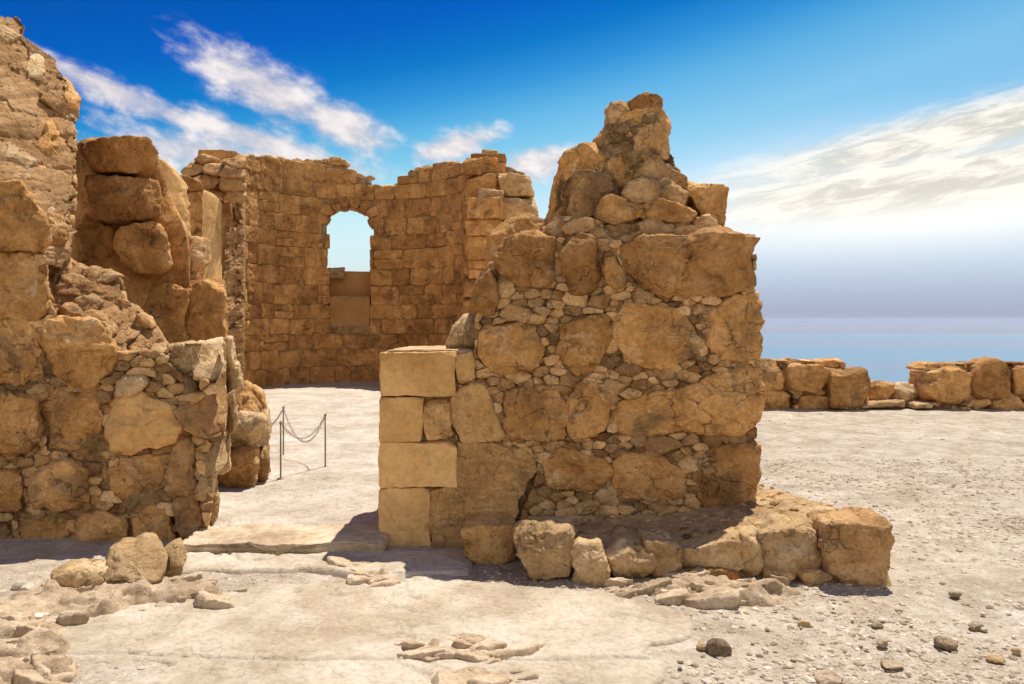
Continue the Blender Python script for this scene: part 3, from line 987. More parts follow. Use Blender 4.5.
for p, d, T, mt in HEAP:
    solid('stone', heap, M['tan' if mt == 'pale' else 'rubble' if mt == 'ashlar' else mt], p, d, T=T, n=9, fine=0.0115, chops=8, rough=1.15, b=0.04, soft=1, grow=1.07, cut=(0.85, 0.98))
mb = MB()
relief(mb, [(552,236),(556,190),(566,160),(584,150),(600,150),(603,140),(616,122),(655,116),(664,150),(682,180),(690,192),(718,196),(720,240)], lambda a, c: 6.40, 0.45, amp=0.07, cell=0.15, seed=4)
mb.build('mortar_core', M['mortar'], heap)
mb = MB()
chinks(mb, [(600,150),(622,120),(655,116),(662,150),(640,190),(610,190)], [], 6.34, 8, 16, T=0.25, depth=(-0.06, 0.05), aniso=0.75)
mb.build('packing_rubble', M['tan'], heap)
mb = MB()
chinks(mb, [(556,232),(565,216),(716,216),(716,242),(560,242)], [], 6.12, 7, 15, T=0.25, depth=(-0.1, 0.05), aniso=0.6)
mb.build('packing_rubble', M['tan'], heap)

# ------------------------------------------------------------------ low stone bench in front of the main wall
bench = thing('stone_bench', 'low ledge of rough blocks with earthen top at the foot of the boulder wall', 'stone ledge', (1.2, 5.4, 0))
KERB = [
 ([(607,554),(627.5,543),(651,547),(655,564),(648,577),(618,582)], 5.05, 'pale'),
 ([(645,540),(670,541),(681,553),(680,573),(652,577)], 5.08, 'pale'),
 ([(680,553),(706,546),(740,538),(743,566),(727,577),(684,578)], 5.08, 'pale'),
 ([(742.5,536),(761,533),(764,568.5),(752,582),(744,572)], 5.09, 'pale'),
 ([(763,536),(786,531),(812,528.5),(831,547),(822,573),(791.5,576),(766,570)], 5.06, 'pale'),
 ([(829,528.5),(860,525),(890,520.5),(891,550),(886,588),(852.5,586),(836,574),(828,550)], 4.96, 'tan'),
 ([(688,573),(712,570),(738,572),(742,584),(700,584)], 5.02, 'boulder'),
 ([(766,570),(790,574),(800,583),(770,586)], 5.02, 'rubble'),
 ([(800,574),(822,571),(836,576),(832,587),(806,587)], 5.00, 'rubble'),
]
for p, d, mt in KERB:
    solid('kerb_block', bench, M[mt], p, d, T=0.42, n=6, b=0.05, fine=0.0115, chops=8, rough=0.95, cut=(0.82, 0.97), grow=1.03)
# earthen top
bpoly = [(0.12, 5.35), (0.6, 5.25), (1.1, 5.22), (1.6, 5.2), (2.1, 5.12), (2.33, 5.02), (2.36, 5.35), (2.2, 5.8), (2.0, 6.4), (1.9, 6.8), (1.4, 6.9), (0.0, 6.2)]
xs = np.arange(-0.3, 2.8, 0.012)
ys = np.arange(4.9, 7.3, 0.012)
X, Y = np.meshgrid(xs, ys)
s = sdf(X, Y, bpoly) + 0.05 * fbm(xy3(X, Y, 5), 3).reshape(X.shape)
m = np.clip((s + 0.10) / 0.2, 0, 1)
m = m * m * (3 - 2 * m)
hz = 0.20 + 0.15 * np.clip((X - 1.1) / 0.9, 0, 1) + 0.0 * Y + (0.02 * ridge(xy3(X, Y, 4.0), 4) + 0.012 * fbm(xy3(X, Y, 16), 3)).reshape(X.shape) + 0.03 * np.clip((X - 1.6), 0, 1) * (1 - np.abs(Y - 6.2))
mb = MB()
mb.add(*grid_mesh(X, Y, -0.04 + m * (hz + 0.04), keep=m > 0.001))
mb.build('earth_top', M['pale'], bench)
for _ in range(130):
    x, y = RNG.uniform(0.3, 2.2), RNG.uniform(5.2, 6.5)
    if sdf(np.array(x), np.array(y), bpoly) < 0.05:
        continue
    a = RNG.uniform(0.012, 0.045)
    pm = np.array([(math.cos(q) * a * RNG.uniform(.8, 1.3), math.sin(q) * a * 0.6 * RNG.uniform(.8, 1.2)) for q in np.linspace(0, 6.28, 9)[:-1]])
    v, f = stone(pm, T=a * 1.5, seed=int(RNG.integers(99999)), N=14, K=4, n=2.5, chops=5)
    mb = MB()
    mb.add(v + np.array([x, y, 0.20 + 0.15 * min(1, max(0, (x - 1.1) / 0.9))]), fix(v, f, pm), RNG.random())
    mb.build('chip_stone', M['rubble'], bench)

tag(solid('stone_block', None, M['pale'], [(513,536),(524,528.5),(573.5,530),(572,559),(569,578),(529,581),(517,559)], 5.03, T=0.34, n=6, b=0.05, fine=0.010, chops=8, cut=(0.80, 0.96)),
    'larger squarish tan block standing loose at the left end of the low ledge', 'stone block', 'loose blocks before the wall')
tag(solid('stone_block', None, M['pale'], [(573.5,557),(580.5,545),(602,547),(609,568),(606,586),(576,583.5)], 4.97, T=0.28, n=5, b=0.05, fine=0.010, chops=8, cut=(0.80, 0.96)),
    'smaller upright block between the large loose block and the ledge', 'stone block', 'loose blocks before the wall')

# ------------------------------------------------------------------ left wall
DL = 6.0
lw = thing('rubble_wall', 'left wall of dark golden boulders with broken sunlit top stepping down to the doorway', 'ruined wall', walls_base(80, 6.5))
LB = {
 'l0': [(-40,185),(20,182),(40,215),(46,240),(35,248),(-40,250)],
 'l1': [(-40,250),(19.5,247.5),(33,250.5),(42,275),(48,296),(47,318),(19.5,321),(-40,323)],
 'l2': [(43,325),(58.5,318),(94,321),(105.5,331.5),(115,355),(119,361.5),(113,377),(84,382),(64.5,379),(49,377),(43,363)],
 'l3': [(-40,326),(32,323),(40,345),(40,380),(15,381),(-40,386)],
 'l4': [(-40,391),(21.5,389),(39,397),(41,434),(27,451),(-40,457)],
 'l5': [(43,399),(58.5,391),(94,393),(98.5,406),(96,432),(96,447),(66,453),(46,451)],
 'l8': [(29,476),(64.5,462),(86,468),(90,499),(92,511),(64.5,512),(35,509),(29,495)],
 'l9': [(-40,477),(23.5,472),(24.5,495),(25.5,511),(-40,518)],
 'l10': [(104,458),(162,456),(165,481),(156,493),(148.5,507),(127,506),(113,495)],
 'l11': [(16,517),(66,515),(68,542),(51,560),(21,560)],
 'l11b': [(-40,524),(12,520),(14,560),(-40,566)],
 'l11c': [(75,516),(100,514),(125,520),(128,552),(78,556)],
 'l11d': [(130,511),(163,508),(176,538),(170,548),(134,548)],
}
yq = 186
for k, hq in enumerate((62, 74, 64, 70, 56, 42)):      # the wall runs on beyond the frame
    o = 8 * (k % 2)
    LB['o%d' % k] = [(-96 - o, yq + 4), (-70, yq), (-45, yq + 5), (-43, yq + hq - 6), (-66, yq + hq - 2), (-98 - o, yq + hq - 5)]
    LB['p%d' % k] = [(-158, yq + 8), (-128, yq + 2), (-101 - o, yq + 5), (-103 - o, yq + hq - 6), (-126, yq + hq - 3), (-160, yq + hq - 9)]
    yq += hq
LL = {   # paler stones; on the jamb the paler colour stands in for sunlight
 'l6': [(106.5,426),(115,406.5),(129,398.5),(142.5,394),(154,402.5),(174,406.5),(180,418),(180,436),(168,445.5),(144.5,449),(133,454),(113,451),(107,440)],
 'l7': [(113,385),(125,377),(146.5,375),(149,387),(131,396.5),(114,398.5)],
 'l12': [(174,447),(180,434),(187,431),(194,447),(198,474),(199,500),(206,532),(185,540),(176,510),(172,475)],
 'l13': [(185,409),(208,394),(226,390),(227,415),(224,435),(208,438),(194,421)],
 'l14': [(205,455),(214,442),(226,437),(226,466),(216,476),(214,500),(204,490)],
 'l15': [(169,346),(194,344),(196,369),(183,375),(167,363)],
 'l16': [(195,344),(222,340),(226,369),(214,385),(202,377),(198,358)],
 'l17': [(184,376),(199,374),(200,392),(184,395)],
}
for k, p in LB.items():
    solid('boulder', lw, M['boulder'], p, DL + RNG.uniform(-0.05, 0.05), T=0.5, n=5.5, b=0.09, fine=0.013, chops=7, rough=1.0, cut=(0.83, 0.97))
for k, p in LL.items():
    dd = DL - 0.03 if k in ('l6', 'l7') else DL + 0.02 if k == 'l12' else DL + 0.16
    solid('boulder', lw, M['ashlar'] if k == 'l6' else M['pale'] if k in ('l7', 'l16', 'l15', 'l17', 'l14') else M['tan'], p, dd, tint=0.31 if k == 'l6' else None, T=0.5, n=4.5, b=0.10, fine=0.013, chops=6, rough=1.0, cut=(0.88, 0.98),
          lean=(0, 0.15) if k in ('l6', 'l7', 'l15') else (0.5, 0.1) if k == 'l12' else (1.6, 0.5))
# stones round the corner of the doorway (jamb going back)
for p, d in (([(226,362),(239,365),(243,392),(228,402)], 6.7), ([(224,398),(234,392),(238,430),(226,440)], 6.5), ([(216,440),(228,436),(230,470),(219,478)], 6.45),
             ([(205,488),(214,478),(219,510),(212,536),(200,536)], 6.2), ([(222,340),(232,338),(236,366),(226,372)], 6.6)):
    solid('boulder', lw, M['pale'], p, d, T=0.6, n=3.2, b=0.1, fine=0.014, chops=5)
mb = MB()
lbig = list(LB.values()) + list(LL.values())
chinks(mb, [(-156,200),(-60,196),(-40,250),(45,248),(50,300),(58,318),(105,322),(120,352),(165,350),(170,344),(226,342),(226,440),(216,478),(208,536),(180,548),(-156,566)], lbig, DL + 0.04, 7, 15, T=0.25, depth=(-0.02, 0.05))
mb.build('packing_rubble', M['rubble'], lw)
mb = MB()
relief(mb, [(-150,198),(30,190),(43,250),(50,322),(112,335),(122,358),(170,352),(222,348),(222,440),(210,480),(200,548),(-150,570)], lambda a, c: DL + 0.11 + 0.012 * max(0, a - 165), 1.0, amp=0.022, cell=0.12, seed=2)
mb.build('mortar_core', M['mortar'], lw)
# the diagonal band of broken core
mb = MB()
def band_d(px, py):
    return DL + 0.16 + 0.0085 * max(0, 350 - py) + 0.002 * max(0, px - 40)
chinks(mb, [(33,245),(50,235),(76,262),(98,268),(121,272),(126,300),(142,310),(152,320),(168,345),(172,362),(160,368),(124,368),(116,352),(106,328),(94,319),(60,316),(50,296),(42,270)], [], DL, 10, 30, T=0.35, depth=(-0.08, 0.08), aniso=0.6, dfun=band_d, fine=0.015, lean=(0.2, 0.9), rough=1.3, chops=6)
mb.build('broken_core', M['tan'], lw)
mb = MB()
relief(mb, [(33,246),(50,235),(76,262),(98,268),(121,272),(126,300),(142,310),(152,320),(168,345),(172,366),(160,372),(124,372),(112,352),(100,330),(60,322),(46,296),(40,270)], lambda a, c: band_d(a, c) + 0.09, 0.8, amp=0.07, cell=0.15, seed=6)
mb.build('mortar_core', M['tan'], lw)

# tall broken end above
tw = thing('broken_wall_end', 'tall sunlit broken wall end of loose rubble at the left edge', 'ruined wall', walls_base(10, 6.8)[:2] + (2.0,))
def tall_d(px, py):
    return DL + 0.10 + 0.0072 * max(0, 250 - py) + 0.011 * max(0, px)
for p, mt in (([(-40,70),(6,78),(16,95),(14,112),(-40,118)], 'boulder'), ([(-40,120),(6,135),(25,134),(40,150),(41,166),(34,175),(4,177),(-40,178)], 'pale'),
              ([(-40,14),(5,17),(24,20),(26,30),(10,40),(-40,40)], 'pale'), ([(40,118),(50,112),(58,124),(58,150),(48,170),(42,150)], 'boulder'), ([(62,70),(72,76),(79,92),(79,108),(68,110),(62,92)], 'boulder'),
              ([(46,214),(62,206),(68,226),(66,246),(50,244)], 'boulder'), ([(30,46),(44,52),(46,78),(36,84),(28,66)], 'pale')):
    c = np.mean(p, 0)
    solid('stone', tw, M[mt], p, tall_d(max(0, c[0]), c[1]) - 0.16, T=0.5, n=3.2, b=0.09, fine=0.014, chops=6, lean=(0.6, 0.75), rough=1.1)
mb = MB()
relief(mb, [(-150,60),(-120,34),(-80,24),(-40,16),(24,20),(26,36),(40,46),(58,60),(64,72),(77,86),(81,110),(82,150),(80,200),(77,250),(73,270),(44,262),(30,240),(-150,250)], lambda a, c: tall_d(a, c), 1.0, step=1.0, amp=0.13, cell=0.24, stretch=(0.75, 1.3), seed=3, fine_amp=0.04)
mb.build('rubble_core', M['tan'], tw)
mb = MB()
chinks(mb, [(30,60),(60,70),(76,100),(78,200),(70,262),(40,236),(36,180)], [], DL, 10, 24, T=0.3, depth=(-0.06, 0.10), aniso=1.2, dfun=tall_d, fine=0.015, lean=(0.9, 1.0), rough=1.4, chops=8, margin=4)
mb.build('loose_rubble', M['rubble'], tw)

# jamb pier behind the left wall
jp = thing('rubble_pier', 'short pier of rounded boulders jutting into the doorway behind the left wall', 'stone pier', walls_base(245, 7.9))
for p, d, mt in (([(225,404),(234,388),(246,392),(258,404),(262,416),(240,420),(226,418)], 7.75, 'boulder'), ([(228,424),(240,414),(262,416),(266,432),(263,448),(242,452),(229,448)], 7.6, 'pale'),
                 ([(218,456),(230,451),(256,452),(259,474),(250,490),(224,492),(216,486)], 7.55, 'boulder'), ([(258,418),(268,412),(270,436),(266,452),(260,448)], 7.9, 'pale'),
                 ([(256,452),(268,448),(270,470),(264,484),(257,480)], 7.75, 'rubble'), ([(236,398),(246,384),(262,394),(268,414),(256,416)], 8.1, 'boulder')):
    solid('boulder', jp, M[mt], p, d, T=0.6, n=3.2, b=0.13, fine=0.018, chops=5)
mb = MB()
px_stone(mb, [(222,400),(262,408),(264,484),(222,490)], 7.85, T=0.9, n=5, b=0.1)
mb.build('mortar_core', M['mortar'], jp)

# ------------------------------------------------------------------ stacked slab pier further back
sp_ = thing('slab_pier', 'tall pier of three big stacked slabs behind the left wall', 'stone pier', walls_base(125, 8.8))
DP = 8.5
for p in ([(82,137.5),(105.5,132.5),(125,132.5),(148.5,138.5),(157,151),(153,168),(140.5,172),(97.5,171),(88,161),(81,149)],
          [(88,176),(117,173),(154,173),(160,198),(157,216),(125,219),(105.5,216),(92,206)],
          [(116,237),(125,223.5),(160,222.5),(168,233),(170,272),(137,271),(121,258),(114,245.6)]):
    solid('slab', sp_, M['apse'], p, DP, T=0.8, n=6, b=0.10, fine=0.02, chops=4, rough=0.8)
solid('sun_toned_slab', sp_, M['ashlar'], [(149,161),(160,159),(168,176),(168,258),(158,258),(152,222),(150,185)], DP + 0.55, T=0.3, n=8, b=0.03, fine=0.018, rough=0.6, chops=3, lean=(3.0, 0), skew=0.0, cut=(0.93, 0.98))  # lighter stone colour stands in for the sun on this slab
for p, d in (([(155,283),(165,277),(183,283),(187,293),(184,348),(146,346),(138,310)], 8.6), ([(186,292),(200,282),(213,278),(224,283),(227,350),(185,350)], 8.7),
             ([(76,262),(112,258),(120,300),(118,330),(78,320)], 8.75), ([(112,262),(150,274),(155,340),(120,340)], 8.7), ([(76,215),(98,212),(112,222),(112,256),(78,262)], 8.75)):
    solid('slab', sp_, M['apse'], p, d, T=0.8, n=5, b=0.1, fine=0.02, chops=4)
mb = MB()
px_stone(mb, [(62,142),(150,142),(166,180),(184,240),(186,290),(222,292),(226,420),(60,420)], DP + 0.3, T=0.9, n=9, b=0.06, rough=0.35, N=150, K=26)
mb.build('mortar_core', M['apse'], sp_)
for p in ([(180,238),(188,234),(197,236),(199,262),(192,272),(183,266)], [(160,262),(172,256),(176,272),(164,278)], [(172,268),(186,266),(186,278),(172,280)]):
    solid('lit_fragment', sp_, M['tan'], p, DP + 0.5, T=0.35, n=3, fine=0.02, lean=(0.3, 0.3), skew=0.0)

# broken side wall in front of the apse
sw = thing('side_wall', 'narrow broken side wall with an upright slab and crumbling rubble crest left of the apse', 'ruined wall', walls_base(205, 13))
for p, d, mt, ln in (([(178,190),(203,189),(204,262),(200,300),(178,300)], 12.0, 'apse', (0, 0)), ([(202,190),(210,194),(210,300),(203,300)], 12.2, 'ashlar', (3.0, 0)),  # the ashlar upright has its sunlight put in as a lighter stone
                     ([(178,175),(200,178),(204,190),(178,191)], 12.0, 'apse', (0, 0)), ([(209,200),(232,196),(232,345),(209,345)], 13.6, 'apse', (0, 0))):
    solid('slab', sw, M[mt], p, d, T=0.7 if mt == 'apse' else 0.35, tint=None if mt == 'apse' else 0.31, n=7, b=0.05, fine=0.03, rough=0.6 if mt == 'apse' else 0.15, cut=(0.88, 0.98), lean=ln, skew=None if mt == 'apse' else 0.0)
mb = MB()
chinks(mb, [(178,178),(184,166),(196,156),(206,153),(222,160),(244,153),(246,196),(226,198),(206,192),(178,190)], [], 13.0, 9, 22, T=0.6, depth=(-0.3, 0.2), fine=0.03, rough=1.2, chops=6, lean=(0.3, 0.5))
mb.build('loose_rubble', M['tan'], sw)
mb = MB()
relief(mb, [(226,190),(236,182),(247,186),(247,250),(246,330),(244,395),(226,400),(224,346),(228,280)], lambda a, c: 13.2 + 0.004 * max(0, 330 - c) + 0.015 * max(0, a - 226), 0.15, step=0.6, amp=0.12, cell=0.26, seed=9, fine_amp=0.04)
mb.build('broken_core', M['tan'], sw)
mb = MB()
px_stone(mb, [(180,176),(205,162),(240,158),(240,395),(180,395)], 13.8, T=1.6, n=8, b=0.1, fine=0.04, rough=0.4)
mb.build('mortar_core', M['mortar'], sw)

# ------------------------------------------------------------------ apse with arched window
AC, AR, AT = np.array([-3.5, 17.8]), 2.6, 0.75
apse = thing('apse_wall', 'curved back wall of brown squared stones with an arched window hole', 'apse wall', (-3.5, 20.3, 0))
WU = -0.24 * AR                    # window centre (arc length)
WHW, WS, WSPR = 0.50, 2.93, 4.04    # half width, sill, springing of the arch


def amap(v):
    th = v[:, 0] / AR
    r = AR + v[:, 1]
    return np.stack([AC[0] + r * np.sin(th), AC[1] + r * np.cos(th), v[:, 2]], 1)


def arow(px):
    """arc length on the inner face seen at photo column px"""
    k = (px - CX) / F
    # solve AC+AR*(sin,cos) with x/y = k on the far side
    best = min(np.linspace(-1.62, 1.62, 4000), key=lambda t: abs((AC[0] + AR * math.sin(t)) / (AC[1] + AR * math.cos(t)) - k))
    return best * AR


TOP = [(240, 157), (262, 154), (275, 156), (300, 158), (338, 157), (349, 163), (352, 172), (369, 173), (371, 185), (394, 183), (402, 178), (409, 168), (433, 163), (468, 158)]
topu, topz = [], []
for a, c in TOP:
    u = arow(a)
    y = AC[1] + AR * math.cos(u / AR)
    topu.append(u)
    topz.append(CH - (c - HY) / F * y)
topu, topz = [-1.62 * AR] + topu + [1.62 * AR], [topz[0]] + topz + [topz[-1]]


def top_z(u):
    return float(np.interp(u, topu, topz))


blocks = MB()
z = 0.0
rows = 0
while z < 6.0:
    h = RNG.uniform(0.36, 0.50)
    u = -1.6 * AR + RNG.uniform(-0.3, 0)
    while u < 1.6 * AR:
        wd = RNG.uniform(0.40, 0.95)
        spans = [(u, u + wd)]
        if z + h > 1.5 and z < WSPR + WHW + 0.2:
            hw = WHW if z + h / 2 < WSPR else math.sqrt(max(0, (WHW + 0.30) ** 2 - (z + h / 2 - WSPR) ** 2))
            if z < WSPR < z + h:
                hw = WHW + 0.2
            if z + h / 2 > WSPR + WHW + 0.28:
                hw = 0
            if hw > 0:
                out = []
                for a, c in spans:
                    if c <= WU - hw or a >= WU + hw:
                        out.append((a, c))
                    else:
                        if a < WU - hw - 0.06:
                            out.append((a, WU - hw))
                        if c > WU + hw + 0.06:
                            out.append((WU + hw, c))
                spans = out
        for a, c in spans:
            zt = z + h
            mid = top_z((a + c) / 2)
            mid = min(mid, top_z(a) + 0.1, top_z(c) + 0.1)
            if z + 0.14 > mid:
                continue
            zt = min(zt, mid + 0.07 * math.sin(37 * a + 11 * c))
            split = RNG.random() < 0.16
            for (z0, z1) in (((z, (z + zt) * 0.5), ((z + zt) * 0.5, zt)) if split and zt - z > 0.3 else ((z, zt),)):
                g = 0.004
                j = lambda: RNG.uniform(-0.008, 0.008)
                pm = np.array([(a + g + j(), z0 + g + j()), (c - g + j(), z0 + g + j()), (c - g + j(), z1 - g + j()), (a + g + j(), z1 - g + j())])
                v, f = stone(pm, T=AT, n=RNG.uniform(5, 10), b=RNG.uniform(0.015, 0.04), seed=int(RNG.integers(99999)), N=64, K=14, rough=0.45, chops=4, soft=1, back=0.98, grow=1.0, cut=(0.88, 0.99))
                v[:, 1] += RNG.uniform(-0.018, 0.018)
                blocks.add(amap(v), fix(v, f, pm), RNG.random())
        u += wd
    z += h
blocks.build('squared_stones', M['apse'], apse)
arch = MB()
for k in range(8):
    a0, a1 = math.pi * k / 8, math.pi * (k + 1) / 8
    r0, r1 = WHW + RNG.uniform(-0.03, 0.03), WHW + RNG.uniform(0.24, 0.36)
    pm = np.array([(WU + r * math.cos(a), WSPR + r * math.sin(a)) for a, r in ((a0 + .02, r0), (a0 + .02, r1), ((a0 + a1) / 2, r1), (a1 - .02, r1), (a1 - .02, r0), ((a0 + a1) / 2, r0))])
    v, f = stone(pm, T=AT, n=6, b=0.035, seed=900 + k, N=40, K=8, rough=0.9, chops=3, soft=1, back=0.98)
    arch.add(amap(v), fix(v, f, pm), RNG.random())
arch.build('window_arch', M['apse'], apse)
# core shell behind the joints
us = np.linspace(-1.6 * AR, 1.6 * AR, 130)
zs = np.linspace(0, 5.8, 90)
du, dz = us[1] - us[0], zs[1] - zs[0]
K_ = np.zeros((len(zs) - 1, len(us) - 1), bool)
for i in range(len(zs) - 1):
    for j in range(len(us) - 1):
        uc, zc = us[j] + du / 2, zs[i] + dz / 2
        hole = (abs(uc - WU) < WHW + 0.07 and 1.5 < zc < WSPR) or (math.hypot(uc - WU, zc - WSPR) < WHW + 0.10)
        K_[i, j] = zc < top_z(uc) - 0.14 and not hole
cv, cf = [], []
def quad(pts):
    k = len(cv)
    cv.extend(pts)
    cf.append((k, k + 1, k + 2, k + 3))
W0, W1 = 0.04, AT - 0.03
for i in range(len(zs) - 1):
    for j in range(len(us) - 1):
        if not K_[i, j]:
            continue
        a, c, z0, z1 = us[j], us[j + 1], zs[i], zs[i + 1]
        quad([(a, W0, z0), (c, W0, z0), (c, W0, z1), (a, W0, z1)])
        quad([(c, W1, z0), (a, W1, z0), (a, W1, z1), (c, W1, z1)])
        if j == 0 or not K_[i, j - 1]:
            quad([(a, W1, z0), (a, W0, z0), (a, W0, z1), (a, W1, z1)])
        if j == len(us) - 2 or not K_[i, j + 1]:
            quad([(c, W0, z0), (c, W1, z0), (c, W1, z1), (c, W0, z1)])
        if i == len(zs) - 2 or not K_[i + 1, j]:
            quad([(a, W0, z1), (c, W0, z1), (c, W1, z1), (a, W1, z1)])
        if i > 0 and not K_[i - 1, j]:
            quad([(a, W1, z0), (c, W1, z0), (c, W0, z0), (a, W0, z0)])
mb = MB()
mb.add(amap(np.array(cv, float)), np.array(cf), 0.4)
mb.build('mortar_core', M['mortar'], apse, smooth=False)


def apse_piece(name, mat, u0, u1, z0, z1, w0, T, seed, rough=0.15, n=14, b=0.015):
    mb = MB()
    pm = np.array([(u0, z0), (u1, z0), (u1, z1), (u0, z1)])
    v, f = stone(pm, T=T, n=n, b=b, seed=seed, N=60, K=10, rough=rough, chops=0, soft=1, back=0.99)
    v[:, 1] += w0
    mb.add(amap(v), fix(v, f, pm), 0.5)
    return mb.build(name, mat, apse)


apse_piece('infill_panel', M['infill'], WU - WHW + .02, WU + WHW - .02, 1.5, 2.24, 0.03, 0.5, 71)
apse_piece('recessed_panel', M['infill'], WU - WHW, WU + WHW, 2.24, 2.90, 0.42, 0.33, 72)
apse_piece('window_sill', M['pale'], WU - WHW, WU - 0.12, 2.72, 2.98, 0.08, 0.45, 73, rough=1.0, n=3, b=0.1)
# rubble on the crest
mb = MB()
for _ in range(70):
    u = RNG.uniform(-1.55 * AR, 1.55 * AR)
    s = RNG.uniform(0.06, 0.17)
    pm = np.array([(u + math.cos(q) * s * RNG.uniform(.9, 1.5), top_z(u) - 0.05 + math.sin(q) * s * 0.6) for q in np.linspace(0, 6.28, 9)[:-1]])
    v, f = stone(pm, T=s * 2, seed=int(RNG.integers(99999)), N=22, K=5, chops=6)
    v[:, 1] += RNG.uniform(0.02, 0.4)
    mb.add(amap(v), fix(v, f, pm), RNG.random())
mb.build('crest_rubble', M['pale'], apse)

# right flank of the apse
fl = thing('rubble_pier', 'crumbling pier of squared stones at the right end of the apse behind the tall wall', 'stone pier', walls_base(500, 17.6))
FL = [([(464,160),(480,157),(497,156),(498,170),(466,176)], 17.3, 'apse'), ([(499,172),(530,176),(532,194),(500,196)], 17.2, 'tan'), ([(502,197),(535,199),(538,216),(503,219)], 17.1, 'tan'),
      ([(466,178),(498,174),(500,198),(466,204)], 17.2, 'apse'), ([(478,188),(502,190),(503,206),(478,206)], 16.9, 'tan'), ([(466,206),(500,206),(502,232),(466,232)], 17.3, 'apse'), ([(502,222),(536,219),(540,250),(502,250)], 17.3, 'apse')]
for yy0 in range(234, 394, 22):
    FL.append(([(464, yy0), (489, yy0), (489, yy0 + 20.5), (464, yy0 + 20.5)], 17.3, 'apse'))
    FL.append(([(490, yy0), (522, yy0), (522, yy0 + 20.5), (490, yy0 + 20.5)], 17.3, 'apse'))
for p, d, mt in FL:
    solid('squared_stone', fl, M[mt], p, d, T=0.9, n=6, b=0.07, fine=0.035, chops=5, rough=0.9)
mb = MB()
chinks(mb, [(474,162),(497,158),(500,172),(512,172),(530,176),(538,216),(500,226),(480,226)], [], 17.5, 8, 14, T=0.6, depth=(-0.1, 0.3), fine=0.04, rough=1.2, chops=6)
mb.build('loose_rubble', M['pale'], fl)
mb = MB()
px_stone(mb, [(468,164),(496,162),(532,182),(534,396),(468,396)], 17.7, T=1.4, n=9, b=0.08, fine=0.05, rough=0.4)
mb.build('mortar_core', M['mortar'], fl)

# ------------------------------------------------------------------ parapets at the cliff edge
def z3(pts):
    return [(700 + a / 2.63, 300 + c / 2.63) for a, c in pts]


def parapet(label, stones, region, core, base):
    t = thing('parapet_wall', label, 'parapet', base)
    for p, d in stones:
        solid('boulder', t, M['boulder'], p, d, T=0.6, n=4.5, b=0.10, fine=0.03, chops=4, rough=0.9)
    mb = MB()
    chinks(mb, region, [p for p, d in stones], 14.75, 4, 9, T=0.5, depth=(-0.03, 0.15), fine=0.03)
    mb.build('packing_rubble', M['rubble'], t)
    mb = MB()
    px_stone(mb, core, 14.9, T=0.6, n=6, b=0.1, fine=0.035, rough=0.5)
    mb.build('mortar_core', M['mortar'], t)


S1 = [(z3([(100,160),(150,155),(205,160),(218,185),(216,235),(150,238),(100,238)]), 14.7), (z3([(222,185),(250,172),(320,172),(343,190),(342,232),(290,242),(228,236)]), 14.65),
      (z3([(348,195),(370,186),(440,190),(450,215),(440,262),(430,288),(350,288)]), 14.6), (z3([(100,242),(160,240),(248,242),(250,290),(100,292)]), 14.7), (z3([(258,252),(300,250),(344,248),(344,288),(258,292)]), 14.72),
      (z3([(225,166),(240,155),(280,163),(330,160),(375,158),(382,182),(340,178),(250,172)]), 14.95)]
S1 += [([(x, 360), (x + 38, 358), (x + 40, 388), (x, 388)], 14.7) for x in (660, 700)] + [([(x, 389), (x + 38, 389), (x + 40, 410), (x, 411)], 14.7) for x in (660, 700)]
parapet('low boulder parapet at the cliff edge beside the tall wall', S1, [(660,362),(790,360),(845,362),(846,376),(868,372),(869,408),(660,412)], [(655,366),(845,366),(864,376),(864,412),(655,414)], ((780 - CX) / F * 14.9, 14.9, 0))
S2 = [(z3([(590,205),(615,190),(690,188),(712,205),(710,250),(690,272),(610,268),(592,245)]), 14.65), (z3([(714,200),(740,168),(800,162),(830,175),(832,240),(800,255),(735,252)]), 14.7),
      (z3([(835,185),(880,172),(930,180),(935,245),(835,248)]), 14.7), (z3([(714,262),(768,260),(770,288),(714,290)]), 14.7), (z3([(774,258),(850,255),(860,288),(775,290)]), 14.7), (z3([(865,255),(930,252),(940,290),(865,290)]), 14.7),
      (z3([(578,182),(600,168),(700,170),(725,182),(710,192),(600,192)]), 14.95), (z3([(940,180),(1010,170),(1040,200),(1040,288),(945,290)]), 14.7), (z3([(1045,180),(1130,175),(1160,200),(1160,290),(1045,290)]), 14.7),
      (z3([(1165,185),(1250,180),(1290,200),(1290,290),(1165,290)]), 14.7)]
parapet('low boulder parapet at the cliff edge running out of the right side', S2, [(922,368),(975,362),(1190,364),(1190,410),(925,410)], [(925,370),(1185,368),(1185,412),(926,410)], ((1040 - CX) / F * 14.9, 14.9, 0))
for p, d, lab in ((z3([(448,235),(480,214),(512,222),(516,255),(490,266),(452,264)]), 14.9, 'dark fallen boulder in the parapet gap, nearer the left wall stretch'),
                  (z3([(516,240),(545,222),(585,226),(592,258),(560,270),(520,265)]), 14.9, 'pale fallen boulder in the parapet gap, nearer the right wall stretch'),
                  (z3([(430,276),(490,268),(550,268),(552,282),(480,286),(432,286)]), 14.6, 'flat pale slab lying in front of the parapet gap'),
                  (z3([(566,276),(600,270),(625,276),(618,286),(572,286)]), 14.5, 'small flat pale slab at the foot of the right parapet')):
    tag(solid('fallen_stone', None, M['pale'] if 'white' in lab or 'pale' in lab else M['boulder'], p, d, T=0.5, n=3, b=0.12, fine=0.03), lab, 'stone', 'fallen stones in the parapet gap')

